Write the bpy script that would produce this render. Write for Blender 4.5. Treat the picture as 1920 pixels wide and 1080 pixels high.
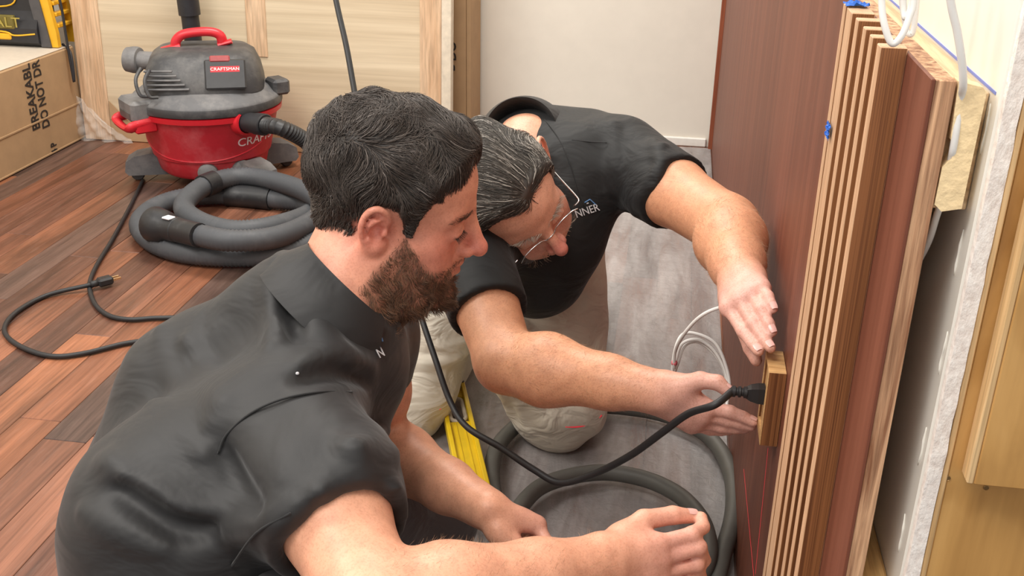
import bpy, math, random
import numpy as np
from mathutils import Vector, Matrix

# ------------------------------------------------------------------ clear
for o in list(bpy.data.objects):
    bpy.data.objects.remove(o, do_unlink=True)
scene = bpy.context.scene
COL = scene.collection

# ------------------------------------------------------------------ camera
CAM_H = 1.15
FPX = 1967.0                                   # focal length in pixels of a 1920 wide frame
_D = np.array([-80., 4410., 1967.]); _D /= np.linalg.norm(_D)
_F = np.array([338., -871., 1967.]); _F -= _D*(_F@_D); _F /= np.linalg.norm(_F)
_U = -_D
_R = np.cross(_F, _U)
CM = np.array([_R, _F, _U])                    # camera (x right, y down, z ahead) -> world
cam_data = bpy.data.cameras.new('camera'); cam_data.sensor_width = 36.0
cam_data.lens = FPX/1920*36; cam_data.clip_start = 0.05; cam_data.clip_end = 100
cam = bpy.data.objects.new('camera', cam_data); COL.objects.link(cam)
cx, cy, cz = CM[:, 0], -CM[:, 1], -CM[:, 2]
cam.matrix_world = Matrix(((cx[0], cy[0], cz[0], 0), (cx[1], cy[1], cz[1], 0), (cx[2], cy[2], cz[2], CAM_H), (0, 0, 0, 1)))
scene.camera = cam

# ------------------------------------------------------------------ light
w = bpy.data.worlds.new('world'); scene.world = w; w.use_nodes = True
bg = w.node_tree.nodes['Background']
bg.inputs[0].default_value = (1.0, 0.98, 0.95, 1); bg.inputs[1].default_value = 0.95

def area(name, loc, size, power, color=(1, 0.95, 0.88), target=None):
    l = bpy.data.lights.new(name, 'AREA'); l.shape = 'RECTANGLE'; l.size = size[0]; l.size_y = size[1]
    l.energy = power; l.color = color
    o = bpy.data.objects.new(name, l); COL.objects.link(o); o.location = loc
    if target is not None:
        o.rotation_euler = (Vector(target)-Vector(loc)).to_track_quat('-Z', 'Y').to_euler()
    return o
area('ceiling_light_far', (-0.9, 2.9, 2.62), (1.2, 0.6), 58)
area('fill_light_side', (-2.2, 1.2, 2.62), (1.2, 0.6), 52)  # unseen lamp added on the left to soften and fill
area('fill_light_near', (-0.8, 0.0, 2.62), (1.2, 0.6), 50)  # added fill from the camera side, no fixture known there

vs = scene.view_settings
scene.display_settings.display_device = 'sRGB'
vs.view_transform = 'Standard'; vs.look = 'None'; vs.exposure = -0.14; vs.gamma = 1.0; vs.use_curve_mapping = False

# ------------------------------------------------------------------ points from the survey of the place
EYE = np.array([0, 0, CAM_H])
def ray(u, v):
    return CM @ np.array([u-960., v-540., FPX])
def fl(u, v, z=0.0):
    d = ray(u, v); return EYE+d*(z-CAM_H)/d[2]
def onX(u, v, x):
    d = ray(u, v); return EYE+d*x/d[0]
def onY(u, v, y):
    d = ray(u, v); return EYE+d*y/d[1]
def dep(u, v, dd):
    return EYE+ray(u, v)*dd/FPX
def A(*x):
    return np.array(x, float)
def unit(x):
    x = np.asarray(x, float); return x/np.linalg.norm(x)

# ------------------------------------------------------------------ materials
def srgb(r, g, b):
    def f(c):
        c /= 255.
        return c/12.92 if c <= .04045 else ((c+.055)/1.055)**2.4
    return (f(r), f(g), f(b), 1.0)
class NT:
    def __init__(s, name):
        s.m = bpy.data.materials.new(name); s.m.use_nodes = True
        s.t = s.m.node_tree; s.b = s.t.nodes['Principled BSDF']; s.out = s.t.nodes['Material Output']
    def n(s, kind, **kw):
        x = s.t.nodes.new(kind)
        for k, v in kw.items():
            if k.startswith('i_'):
                x.inputs[k[2:].replace('_', ' ')].default_value = v
            else:
                setattr(x, k, v)
        return x
    def l(s, a, b): s.t.links.new(a, b)
    def coord(s, scale=(1, 1, 1), kind='Object', rot=(0, 0, 0)):
        c = s.n('ShaderNodeTexCoord'); mp = s.n('ShaderNodeMapping')
        mp.inputs['Scale'].default_value = scale; mp.inputs['Rotation'].default_value = rot
        s.l(c.outputs[kind], mp.inputs['Vector']); return mp.outputs['Vector']
    def noise(s, vec, scale=5, detail=4, rough=.55, dist=0):
        x = s.n('ShaderNodeTexNoise'); x.inputs['Scale'].default_value = scale; x.inputs['Detail'].default_value = detail
        x.inputs['Roughness'].default_value = rough; x.inputs['Distortion'].default_value = dist
        s.l(vec, x.inputs['Vector']); return x.outputs['Fac']
    def ramp(s, fac, stops):
        r = s.n('ShaderNodeValToRGB'); e = r.color_ramp.elements
        while len(e) < len(stops): e.new(0.5)
        for i, (p, c) in enumerate(stops):
            e[i].position = p; e[i].color = c
        s.l(fac, r.inputs[0]); return r.outputs[0]
    def mix(s, fac, a, b, mode='MIX'):
        x = s.n('ShaderNodeMix', data_type='RGBA', blend_type=mode)
        if isinstance(fac, (int, float)): x.inputs[0].default_value = fac
        else: s.l(fac, x.inputs[0])
        for k, v in ((6, a), (7, b)):
            if isinstance(v, tuple): x.inputs[k].default_value = v
            else: s.l(v, x.inputs[k])
        return x.outputs[2]
    def bump(s, height, strength=.3, dist=.01):
        b = s.n('ShaderNodeBump'); b.inputs['Strength'].default_value = strength; b.inputs['Distance'].default_value = dist
        s.l(height, b.inputs['Height']); s.l(b.outputs[0], s.b.inputs['Normal'])
    def base(s, c):
        if isinstance(c, tuple): s.b.inputs['Base Color'].default_value = c
        else: s.l(c, s.b.inputs['Base Color'])
    def set(s, **kw):
        for k, v in kw.items(): s.b.inputs[k.replace('_', ' ')].default_value = v
        return s.m
def simple(name, col, rough=.5, metal=0, var=.12, nscale=40, bump=0, spec=.5):
    t = NT(name); v = t.coord()
    n = t.noise(v, nscale, 4)
    d = tuple(c*(1-var) for c in col[:3])+(1,); l = tuple(min(1, c*(1+var)) for c in col[:3])+(1,)
    t.base(t.ramp(n, [(.3, d), (.7, l)]))
    if bump: t.bump(n, bump, .002)
    t.set(Roughness=rough, Metallic=metal); t.b.inputs['Specular IOR Level'].default_value = spec
    return t.m
def wood(name, dark, light, scale, rough=.5, axis='z', contrast=(.3, .7), bump=.15, dirt=None, fine=1.0):
    """straight grain along one axis"""
    t = NT(name)
    k = {'x': (.06, 1, 1), 'y': (1, .06, 1), 'z': (1, 1, .04)}[axis]
    v = t.coord(tuple(scale*c for c in k))
    n1 = t.noise(v, 1.0, 6, .6, .6)
    v2 = t.coord(tuple(scale*5*fine*c for c in k))
    n2 = t.noise(v2, 1.0, 3, .5)
    c = t.ramp(n1, [(contrast[0], dark), (contrast[1], light)])
    c2 = t.ramp(n2, [(.35, (.72, .72, .72, 1)), (.6, (1.05, 1.05, 1.05, 1))])
    c = t.mix(.8, c, c2, 'MULTIPLY')
    if dirt:
        n3 = t.noise(t.coord(), 9, 5, .6)
        c = t.mix(t.ramp(n3, [(.5, (0, 0, 0, 1)), (.62, (1, 1, 1, 1))]), c, dirt)
    t.base(c); t.bump(n2, bump, .002); t.set(Roughness=rough)
    return t.m
MATS = {}

# ------------------------------------------------------------------ mesh builders
class MB:
    def __init__(s): s.v = []; s.f = []
    def add(s, v, f):
        o = len(s.v); s.v += [tuple(map(float, p)) for p in v]; s.f += [tuple(i+o for i in q) for q in f]; return s
    def box(s, lo, hi, bev=0.0):
        lo = np.array(lo, float); hi = np.array(hi, float)
        if bev <= 0:
            v = [(x, y, z) for z in (lo[2], hi[2]) for y in (lo[1], hi[1]) for x in (lo[0], hi[0])]
            return s.add(v, [(0, 2, 3, 1), (4, 5, 7, 6), (0, 1, 5, 4), (2, 6, 7, 3), (0, 4, 6, 2), (1, 3, 7, 5)])
        # chamfered box: 24 verts
        c = (lo+hi)/2; h = (hi-lo)/2; b = min(bev, h.min()*.9)
        idx = {}; v = []
        for sx in (-1, 1):
            for sy in (-1, 1):
                for sz in (-1, 1):
                    for ax in range(3):
                        d = h-b; d = d.copy(); d[ax] = h[ax]
                        idx[(sx, sy, sz, ax)] = len(v); v.append(c+d*np.array([sx, sy, sz]))
        f = []
        S = (-1, 1)
        for ax in range(3):
            for sg in S:
                o = [a for a in range(3) if a != ax]
                q = []
                for p, r in ((-1, -1), (1, -1), (1, 1), (-1, 1)):
                    k = [0, 0, 0]; k[ax] = sg; k[o[0]] = p; k[o[1]] = r; q.append(idx[(*k, ax)])
                flip = (sg < 0) ^ (ax == 1)
                f.append(tuple(q[::-1] if flip else q))
        for ax in range(3):
            o = [a for a in range(3) if a != ax]
            for p in S:
                for r in S:
                    q = []
                    for sg, a in ((-1, o[0]), (-1, o[1]), (1, o[1]), (1, o[0])):
                        k = [0, 0, 0]; k[ax] = sg; k[o[0]] = p; k[o[1]] = r; q.append(idx[(*k, a)])
                    n = np.cross(v[q[1]]-v[q[0]], v[q[2]]-v[q[0]]); k = np.zeros(3); k[o[0]] = p; k[o[1]] = r
                    f.append(tuple(q if n@k > 0 else q[::-1]))
        for sx in S:
            for sy in S:
                for sz in S:
                    q = [idx[(sx, sy, sz, a)] for a in range(3)]
                    f.append(tuple(q if sx*sy*sz > 0 else q[::-1]))
        return s.add(v, f)
    def obox(s, c, ax, half, bev=0.0):
        """box on its own axes"""
        m = MB().box(-np.array(half), np.array(half), bev); M = np.array(ax, float)
        return s.add([np.array(c)+np.array(p)@M for p in m.v], m.f)
    def lathe(s, prof, c=(0, 0, 0), n=32, axis=None, cap=True):
        """prof: (r, t) along axis"""
        c = np.array(c, float); a = unit(axis) if axis is not None else A(0, 0, 1)
        e1 = unit(np.cross(a, A(0, 1, 0.01) if abs(a[1]) < .9 else A(1, 0, 0))); e2 = np.cross(a, e1)
        v = []; f = []
        for r, t in prof:
            for i in range(n):
                th = 2*math.pi*i/n; v.append(c+a*t+(e1*math.cos(th)+e2*math.sin(th))*r)
        for j in range(len(prof)-1):
            for i in range(n):
                k = (i+1) % n; f.append((j*n+i, j*n+k, (j+1)*n+k, (j+1)*n+i))
        if cap:
            f.append(tuple(range(n))[::-1]); f.append(tuple((len(prof)-1)*n+i for i in range(n)))
        return s.add(v, f)
    def tube(s, pts, r, n=10, cap=True, flat=None):
        pts = [np.array(p, float) for p in pts]; m = len(pts)
        rr = [r]*m if isinstance(r, (int, float)) else list(r)
        T = [unit(pts[min(i+1, m-1)]-pts[max(i-1, 0)]) for i in range(m)]
        up = A(0, 0, 1) if abs(T[0][2]) < .9 else A(1, 0, 0)
        N = unit(np.cross(T[0], up)); v = []; f = []
        for i in range(m):
            N = N-T[i]*(N@T[i]); N = unit(N); B = np.cross(T[i], N)
            for k in range(n):
                th = 2*math.pi*k/n
                q = (1, 1) if flat is None else flat
                v.append(pts[i]+(N*math.cos(th)*q[0]+B*math.sin(th)*q[1])*rr[i])
        for j in range(m-1):
            for k in range(n):
                l = (k+1) % n; f.append((j*n+k, j*n+l, (j+1)*n+l, (j+1)*n+k))
        if cap:
            f.append(tuple(range(n))[::-1]); f.append(tuple((m-1)*n+i for i in range(n)))
        return s.add(v, f)
    def prism(s, poly, z0, z1, org=(0, 0, 0), ex=(1, 0, 0), ey=(0, 1, 0), ez=(0, 0, 1)):
        n = len(poly); ex, ey, ez, org = map(np.array, (ex, ey, ez, org))
        v = [org+ex*p[0]+ey*p[1]+ez*z for z in (z0, z1) for p in poly]
        f = [tuple(range(n))[::-1], tuple(range(n, 2*n))]+[(i, (i+1) % n, n+(i+1) % n, n+i) for i in range(n)]
        return s.add(v, f)
    def mesh(s, name, mat=None, smooth=False):
        me = bpy.data.meshes.new(name); me.from_pydata(s.v, [], s.f); me.validate()
        if mat: me.materials.append(mat)
        if smooth: me.polygons.foreach_set('use_smooth', [True]*len(me.polygons))
        me.update(); return me
    def build(s, name, mat=None, parent=None, smooth=False, loc=(0, 0, 0), angle=None):
        o = bpy.data.objects.new(name, s.mesh(name, mat, smooth)); COL.objects.link(o); o.location = loc
        if angle and smooth:
            o.data.set_sharp_from_angle(angle=math.radians(angle))
        if parent: o.parent = parent
        return o
def catmull(pts, n=8):
    pts = [np.array(p, float) for p in pts]; out = []
    P = [2*pts[0]-pts[1]]+pts+[2*pts[-1]-pts[-2]]
    for i in range(1, len(P)-2):
        a, b, c, d = P[i-1:i+3]
        for k in range(n):
            t = k/n
            out.append(.5*((2*b)+(-a+c)*t+(2*a-5*b+4*c-d)*t*t+(-a+3*b-3*c+d)*t**3))
    out.append(pts[-1]); return out
def tag(o, label=None, cat=None, group=None, kind=None):
    if label: o['label'] = label
    if cat: o['category'] = cat
    if group: o['group'] = group
    if kind: o['kind'] = kind
    return o
def empty(name, loc, label=None, cat=None, group=None):
    o = bpy.data.objects.new(name, None); COL.objects.link(o); o.location = tuple(map(float, loc)); o.empty_display_size = .05
    return tag(o, label, cat, group)
def child(mb, name, mat, par, smooth=False, angle=None):
    """world-space shape parented to an empty that carries only a location"""
    l = np.array(par.matrix_basis.translation)
    if par.parent: l = l+np.array(par.parent.matrix_basis.translation)
    m = MB(); m.v = [tuple(np.array(p)-l) for p in mb.v]; m.f = mb.f
    return m.build(name, mat, par, smooth, angle=angle)
def text(name, body, size, org, ex, ey, mat, par, depth=.0006, align='CENTER', sx=1.0, bold=0.0, fit=None):
    cu = bpy.data.curves.new(name, 'FONT'); cu.body = body; cu.size = size; cu.extrude = depth; cu.align_x = align; cu.align_y = 'CENTER'
    cu.resolution_u = 3; cu.offset = bold
    t = bpy.data.objects.new(name, cu); COL.objects.link(t)
    me = bpy.data.meshes.new_from_object(t); bpy.data.objects.remove(t, do_unlink=True)
    ex = unit(ex); ey = unit(ey); ez = np.cross(ex, ey)
    n = len(me.vertices); co = np.empty(n*3); me.vertices.foreach_get('co', co); co = co.reshape(-1, 3)
    if fit: sx = fit/(co[:, 0].max()-co[:, 0].min())
    l = np.zeros(3); q = par
    while q: l = l+np.array(q.matrix_basis.translation); q = q.parent
    W = np.array(org)+co[:, :1]*ex*sx+co[:, 1:2]*ey+co[:, 2:3]*ez-l
    me.vertices.foreach_set('co', W.ravel()); me.materials.clear(); me.materials.append(mat); me.update(); me.name = name
    o = bpy.data.objects.new(name, me); COL.objects.link(o); o.parent = par
    return o
# ================================================================== the room
rng = np.random.default_rng(7)
M = MATS
M['wall'] = simple('wall_paint', srgb(232, 226, 214), .6, var=.02, nscale=14, bump=.05)
M['trim'] = simple('wall_filler', srgb(238, 235, 228), .6, var=.03, nscale=60, bump=.2)

def structure(mb, name, mat, **k):
    return tag(mb.build(name, mat, **k), kind='structure')

# floor: sub floor with single planks
M['subfloor'] = simple('subfloor', srgb(50, 38, 32), .8)
floor = structure(MB().box((-4.2, -1.2, -.03), (1.6, 4.3, -.0085)), 'floor', M['subfloor'])
def plank_material():
    t = NT('plank_wood')
    oi = t.n('ShaderNodeObjectInfo')
    c = t.n('ShaderNodeTexCoord'); add = t.n('ShaderNodeVectorMath', operation='ADD')
    comb = t.n('ShaderNodeCombineXYZ'); mul = t.n('ShaderNodeMath', operation='MULTIPLY'); mul.inputs[1].default_value = 37.0
    t.l(oi.outputs['Random'], mul.inputs[0]); t.l(mul.outputs[0], comb.inputs[1]); t.l(mul.outputs[0], comb.inputs[0])
    t.l(c.outputs['Object'], add.inputs[0]); t.l(comb.outputs[0], add.inputs[1])
    def mp(s):
        m = t.n('ShaderNodeMapping'); m.inputs['Scale'].default_value = s; t.l(add.outputs[0], m.inputs['Vector']); return m.outputs[0]
    n1 = t.noise(mp((16, 1.1, 1)), 1.0, 6, .62, .9)
    n2 = t.noise(mp((150, 4, 1)), 1.0, 4, .6)
    n3 = t.noise(mp((5, 1.6, 1)), 1.0, 3, .5, .4)
    a = t.mix(t.ramp(n1, [(.36, (0, 0, 0, 1)), (.66, (1, 1, 1, 1))]), (.55, .52, .50, 1), (1.34, 1.26, 1.2, 1))
    col = t.mix(1.0, oi.outputs['Color'], a, 'MULTIPLY')
    col = t.mix(.75, col, t.ramp(n2, [(.32, (.62, .58, .56, 1)), (.62, (1.06, 1.06, 1.06, 1))]), 'MULTIPLY')
    col = t.mix(.7, col, t.ramp(n3, [(.35, (.66, .62, .62, 1)), (.68, (1.2, 1.14, 1.08, 1))]), 'MULTIPLY')
    dust = t.ramp(t.noise(t.coord((1, 1, 1), 'Generated'), 9, 6, .7), [(.52, (0, 0, 0, 1)), (.85, (.16, .16, .16, 1))])
    col = t.mix(dust, col, srgb(185, 160, 148))
    t.base(col); t.bump(n2, .12, .001)
    r = t.ramp(n3, [(.3, (.30, .30, .30, 1)), (.7, (.46, .46, .46, 1))]); t.l(r, t.b.inputs['Roughness'])
    return t.m
M['plank'] = plank_material()
PW, PL = .092, .96
pmesh = MB().box((-PW/2+.0006, -PL/2+.0006, -.008), (PW/2-.0006, PL/2-.0006, 0), .0012).mesh('plank', M['plank'])
pal = [srgb(100, 70, 58), srgb(134, 90, 68), srgb(152, 103, 76), srgb(116, 80, 66), srgb(140, 98, 79), srgb(94, 76, 70), srgb(154, 104, 77), srgb(126, 84, 66), srgb(110, 88, 80)]
rr = random.Random(4)
cols_n = int((0.30+3.3)/PW)
for i in range(cols_n):
    x = .28-PW*(i+.5); off = rr.uniform(0, PL)
    y = -.9-off
    while y < 4.05:
        if y+PL > .6:
            o = bpy.data.objects.new('plank', pmesh); COL.objects.link(o); o.parent = floor
            o.location = (x, y+PL/2, 0); o.color = rr.choice(pal)
        y += PL

# back wall, its low plaster step, far side of the room
YB = 4.03
structure(MB().box((-3.6, YB, -.008), (1.4, YB+.1, 2.75)), 'wall_back', M['wall'])
structure(MB().box((-.5, YB-.012, 0), (.15, YB, .035), .004), 'baseboard_back', M['trim'])
structure(MB().box((-3.7, -1.2, -.008), (-3.6, YB, 2.75)), 'wall_left', M['wall'])

# white half wall behind the brown panel: smooth face, rough cut drywall end, plywood end board
XW = .216; YE = .722
M['white_face'] = simple('white_gloss_paint', srgb(236, 233, 224), .32, var=.03, nscale=22, bump=.12)
def drywall_mat():
    t = NT('rough_plaster'); v = t.coord((1, 1, .55)); n = t.noise(v, 190, 4, .6)
    t.base(t.ramp(n, [(.3, srgb(226, 214, 206)), (.65, srgb(246, 240, 234))])); t.bump(n, .55, .003); t.set(Roughness=.85); return t.m
M['rough'] = drywall_mat()
wr = MB().box((XW, YE+.006, -.008), (XW+.0125, YB, 2.6), .003)
wall_right = structure(wr, 'wall_right', M['white_face'])
# rough end strip with an uneven edge
mb = MB(); zz = np.linspace(0, 1.25, 90); v = []; f = []
for i, z in enumerate(zz):
    j = rng.normal(0, .00025, 3)
    v += [(XW+.001+abs(j[0]), YE+.006, z), (XW+.0015+abs(j[0]), YE, z), (XW+.0125+j[1], YE+rng.normal(0, .0003), z), (XW+.0125, YE+.006, z)]
for i in range(len(zz)-1):
    for k in range(3):
        a = i*4+k; f.append((a, a+1, a+5, a+4))
mb.add(v, f)
mb.build('plaster_edge', M['rough'], wall_right)
# paint runs on the white face near its end
for k in range(5):
    z = .62+.085*k+rng.uniform(-.01, .01); y = YE+.016+rng.uniform(0, .012)
    MB().tube(catmull([(XW-.0003, y+rng.uniform(-.002, .002), z+.012*q) for q in range(-2, 2)], 3), [.0004, .0009, .0012, .001, .0008, .001, .0013, .0009, .0006, .0003][:10], 6).build('paint_run', M['white_face'], wall_right, smooth=True)
t = NT('chalk_blue'); t.base(srgb(120, 132, 196)); t.set(Roughness=.9); M['chalk'] = t.m
mb = MB().box((XW-.0006, .74, .9865), (XW+.0004, 1.9, .9885)); mb.build('chalk_line', M['chalk'], wall_right)

# plywood end board + second plywood board
def plywood_mat():
    t = NT('plywood_face'); v = t.coord((5, 5, 1.6)); n = t.noise(v, 1.0, 5, .55, 1.6)
    wv = t.n('ShaderNodeTexWave', wave_type='RINGS'); wv.inputs['Scale'].default_value = 1.1; wv.inputs['Distortion'].default_value = 9.0
    wv.inputs['Detail'].default_value = 3.0; t.l(t.coord((7, 7, 2.2)), wv.inputs['Vector'])
    c = t.ramp(n, [(.3, srgb(160, 116, 62)), (.5, srgb(196, 150, 88)), (.75, srgb(218, 174, 112))])
    c = t.mix(.55, c, t.ramp(wv.outputs['Fac'], [(.0, (.78, .72, .62, 1)), (.25, (1, 1, 1, 1)), (1, (1.05, 1.05, 1.05, 1))]), 'MULTIPLY')
    g = t.noise(t.coord((160, 160, 9)), 1.0, 3, .5)
    c = t.mix(.5, c, t.ramp(g, [(.3, (.85, .83, .8, 1)), (.6, (1.04, 1.04, 1.04, 1))]), 'MULTIPLY')
    t.base(c); t.bump(g, .15, .001); t.set(Roughness=.42); return t.m
M['ply'] = plywood_mat()
M['ply_edge'] = wood('plywood_edge', srgb(196, 156, 104), srgb(232, 200, 152), 60, .6, 'z')
wood_end = empty('plywood_board', (.232, YE, 0), 'tall golden plywood sheet closing the end of the white wall', 'board')
child(MB().box((.2335, YE+.002, 0), (.62, YE+.016, 1.5), .001), 'face', M['ply'], wood_end)
child(MB().box((.2290, YE+.0005, 0), (.2334, YE+.016, 1.5), .0008), 'edge_strip', M['ply_edge'], wood_end)
SCR = simple('screw_steel', srgb(150, 120, 80), .35, .8)
for u, v in [(1777, 896), (1849, 914)]:
    p = onY(u, v, YE+.002); child(MB().lathe([(.0022, -.0006), (.0019, -.0008), (.0012, .0002)], p, 10, (0, 1, 0)), 'screw_head', SCR, wood_end)
b2 = empty('plywood_board', (.245, YE-.01, .7), 'smaller plywood panel screwed onto the upper part of the golden sheet', 'board')
child(MB().box((.2475, YE-.016, .700), (.60, YE+.0015, 1.5), .001), 'face', M['ply'], b2)
child(MB().box((.2425, YE-.0155, .700), (.2474, YE+.0015, 1.5), .001), 'edge_strip', M['ply_edge'], b2)

# brown wall panel with its six slats
def panel_mat():
    t = NT('brown_laminate')
    n = t.noise(t.coord((26, 26, .55)), 1.0, 6, .62, .5); n2 = t.noise(t.coord((160, 160, 2.5)), 1.0, 3)
    c = t.ramp(n, [(.25, srgb(100, 58, 45)), (.5, srgb(116, 68, 52)), (.72, srgb(134, 82, 64))])
    c = t.mix(.5, c, t.ramp(n2, [(.3, (.88, .86, .86, 1)), (.65, (1.06, 1.06, 1.06, 1))]), 'MULTIPLY')
    t.base(c); t.bump(n2, .05, .001); t.set(Roughness=.48); t.b.inputs['Specular IOR Level'].default_value = .22
    return t.m
M['panel'] = panel_mat()
M['osb'] = wood('veneer_edge', srgb(140, 92, 62), srgb(226, 180, 140), 110, .65, 'z', (.36, .62), .5)
XP = .172; YP = .735; ZP = .996
panel = empty('wall_panel', (XP, 2.3, 0), 'reddish brown laminate wall panel standing along the white wall', 'panel')
child(MB().box((XP, YP, 0), (XP+.003, 3.985, ZP), .0006), 'laminate_sheet', M['panel'], panel)
child(MB().box((XP+.0031, YP+.0006, 0), (XP+.0165, 3.984, ZP-.0006), .0006), 'plywood_core', M['osb'], panel)
M['redtrim'] = wood('red_trim', srgb(128, 66, 44), srgb(158, 88, 60), 40, .4, 'z')
child(MB().box((XP-.014, 3.99, 0), (XP+.0165, 4.02, 1.0), .002), 'end_trim', M['redtrim'], panel)
M['slat_front'] = wood('slat_edge_grain', srgb(196, 152, 116), srgb(228, 186, 148), 130, .5, 'z', bump=.05)
def fir_mat():
    t = NT('slat_fir_face'); n = t.noise(t.coord((620, 620, 3)), 1.0, 2, .5, .15); n2 = t.noise(t.coord((60, 60, 1.2)), 1.0, 3)
    c = t.ramp(n, [(.34, srgb(104, 62, 34)), (.6, srgb(152, 100, 60))]); c = t.mix(.6, c, t.ramp(n2, [(.3, (.8, .78, .76, 1)), (.7, (1.08, 1.08, 1.08, 1))]), 'MULTIPLY')
    t.base(c); t.bump(n, .1, .0005); t.set(Roughness=.45); return t.m
M['slat_side'] = fir_mat()
slat_y = [(.822, .838), (.861, .875), (.897, .911), (.939, .954), (.977, 1.010), (1.019, 1.034)]
XS = .152
for i, (a, b) in enumerate(slat_y):
    me = MB().box((0, 0, 0), (XP-XS-.0002, b-a, 1.0), .0007).mesh('slat', M['slat_front']); me.materials.append(M['slat_side'])
    for p in me.polygons:
        if abs(p.normal.y) > .8: p.material_index = 1
    o = bpy.data.objects.new('slat', me); COL.objects.link(o); o.parent = panel
    o.location = (XS-XP, a-2.3, 0)

# laser light on the panel, painted as thin glowing red strips
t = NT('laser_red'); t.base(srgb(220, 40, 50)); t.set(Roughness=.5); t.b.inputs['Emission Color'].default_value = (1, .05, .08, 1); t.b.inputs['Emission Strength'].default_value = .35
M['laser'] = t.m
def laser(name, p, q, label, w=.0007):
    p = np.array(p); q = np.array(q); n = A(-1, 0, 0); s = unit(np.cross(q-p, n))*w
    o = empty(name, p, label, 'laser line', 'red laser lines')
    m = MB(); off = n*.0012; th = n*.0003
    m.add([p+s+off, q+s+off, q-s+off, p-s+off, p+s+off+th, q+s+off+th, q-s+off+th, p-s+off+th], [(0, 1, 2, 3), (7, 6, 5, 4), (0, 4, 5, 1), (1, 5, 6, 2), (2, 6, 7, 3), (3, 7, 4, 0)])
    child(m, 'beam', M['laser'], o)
laser('painted_laser_line', onX(1442, 840, XP), onX(1418, 1076, XP), 'strip of painted red laser light running down the brown panel below the wood block', .0006)
laser('painted_laser_line', onX(1396, 880, XP), onX(1415, 1080, XP), 'faint strip of painted red laser light on the brown panel nearer the plastic sheet', .0005)

# top plate behind the panel
M['pine'] = wood('rough_pine', srgb(190, 150, 106), srgb(236, 208, 168), 45, .7, 'y', (.3, .65), .3)
M['pine_end'] = simple('pine_end_grain', srgb(242, 216, 170), .8, var=.10, nscale=160, bump=.6)
tp = empty('top_plate', (.2, 2.3, .9), 'rough pine stud lying behind the top of the brown panel', 'lumber')
child(MB().box((XP+.0172, .752, .9), (XW-.0005, 3.98, .9855), .001), 'stud', M['pine'], tp)
# notched end block (clear channel for the cable)
x0, x1, y0, y1 = XP+.0168, XW-.007, .7365, .7515
prof = [(x0+.001, .995), (x1-.003, .992), (x1, .988), (x1-.001, .906), (x0+.006, .903), (x0+.0005, .908), (x0+.001, .935), (x0+.006, .941), (x0+.0075, .952), (x0+.003, .955)]
mb = MB().prism([(p[0], p[1]) for p in prof][::-1], -y1, -y0, (0, 0, 0), (1, 0, 0), (0, 0, 1), (0, -1, 0))
child(mb, 'end_grain', M['pine_end'], tp)
ft = wood('floor_block_pine', srgb(190, 140, 80), srgb(232, 190, 126), 60, .7, 'y')
fb = empty('wood_block', (.2, .8, .52), 'pine blocking wedged low between the panel and the white wall', 'lumber')
child(MB().box((XP+.0172, .742, .45), (XW-.0006, .90, .566), .003), 'block', ft, fb)
# ================================================================== plastic sheet on the floor
def wavefield(x, y, seed, n, fmin, fmax, ang=None, spread=.5):
    r = np.random.default_rng(seed); h = np.zeros_like(x)
    for i in range(n):
        f = r.uniform(fmin, fmax); a = (ang + r.normal(0, spread)) if ang is not None else r.uniform(0, math.pi)
        ph = r.uniform(0, 6.28)
        warp = .6*np.sin(x*r.uniform(2, 6)+y*r.uniform(2, 6)+r.uniform(0, 6))
        s = np.sin((x*math.cos(a)+y*math.sin(a))*f+ph+warp*2)
        h += (1-np.abs(s))**4 * r.uniform(.4, 1)
    return h/n
def sheet_mat():
    t = NT('clear_drop_sheet')
    n = t.noise(t.coord((1, 1, 1)), 60, 6, .65, .6); n2 = t.noise(t.coord((14, 3, 1)), 1.0, 5, .6, .5)
    t.base(t.ramp(n2, [(.3, srgb(168, 165, 165)), (.7, srgb(202, 199, 198))]))
    al = t.ramp(n2, [(.3, (.46, .46, .46, 1)), (.72, (.74, .74, .74, 1))]); t.l(al, t.b.inputs['Alpha'])
    t.bump(n, .7, .005); t.set(Roughness=.22); t.b.inputs['Specular IOR Level'].default_value = .6
    return t.m
M['sheet'] = sheet_mat()
nx, ny = 150, 420
xs = np.linspace(-.66, XP-.004, nx); ys = np.linspace(.75, 4.0, ny)
X, Y = np.meshgrid(xs, ys)
H = .006*wavefield(X, Y, 3, 14, 14, 40, 1.45, .35)+.009*wavefield(X, Y, 5, 10, 6, 16, .3, .5)+.004*wavefield(X, Y, 9, 22, 40, 110)
X2 = X+np.clip((-.45-X)/.2, 0, 1)*(.03*np.sin(Y*5)+.02*np.sin(Y*13))
V = np.stack([X2, Y, .0012+H], -1).reshape(-1, 3)
F = [(j*nx+i, j*nx+i+1, (j+1)*nx+i+1, (j+1)*nx+i) for j in range(ny-1) for i in range(nx-1)]
mb = MB(); mb.v = [tuple(p) for p in V]; mb.f = F
sh = mb.build('plastic_sheet', M['sheet'], smooth=True)
tag(sh, 'wrinkled translucent plastic sheet covering the floor beside the brown panel', 'plastic sheet')

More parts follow.
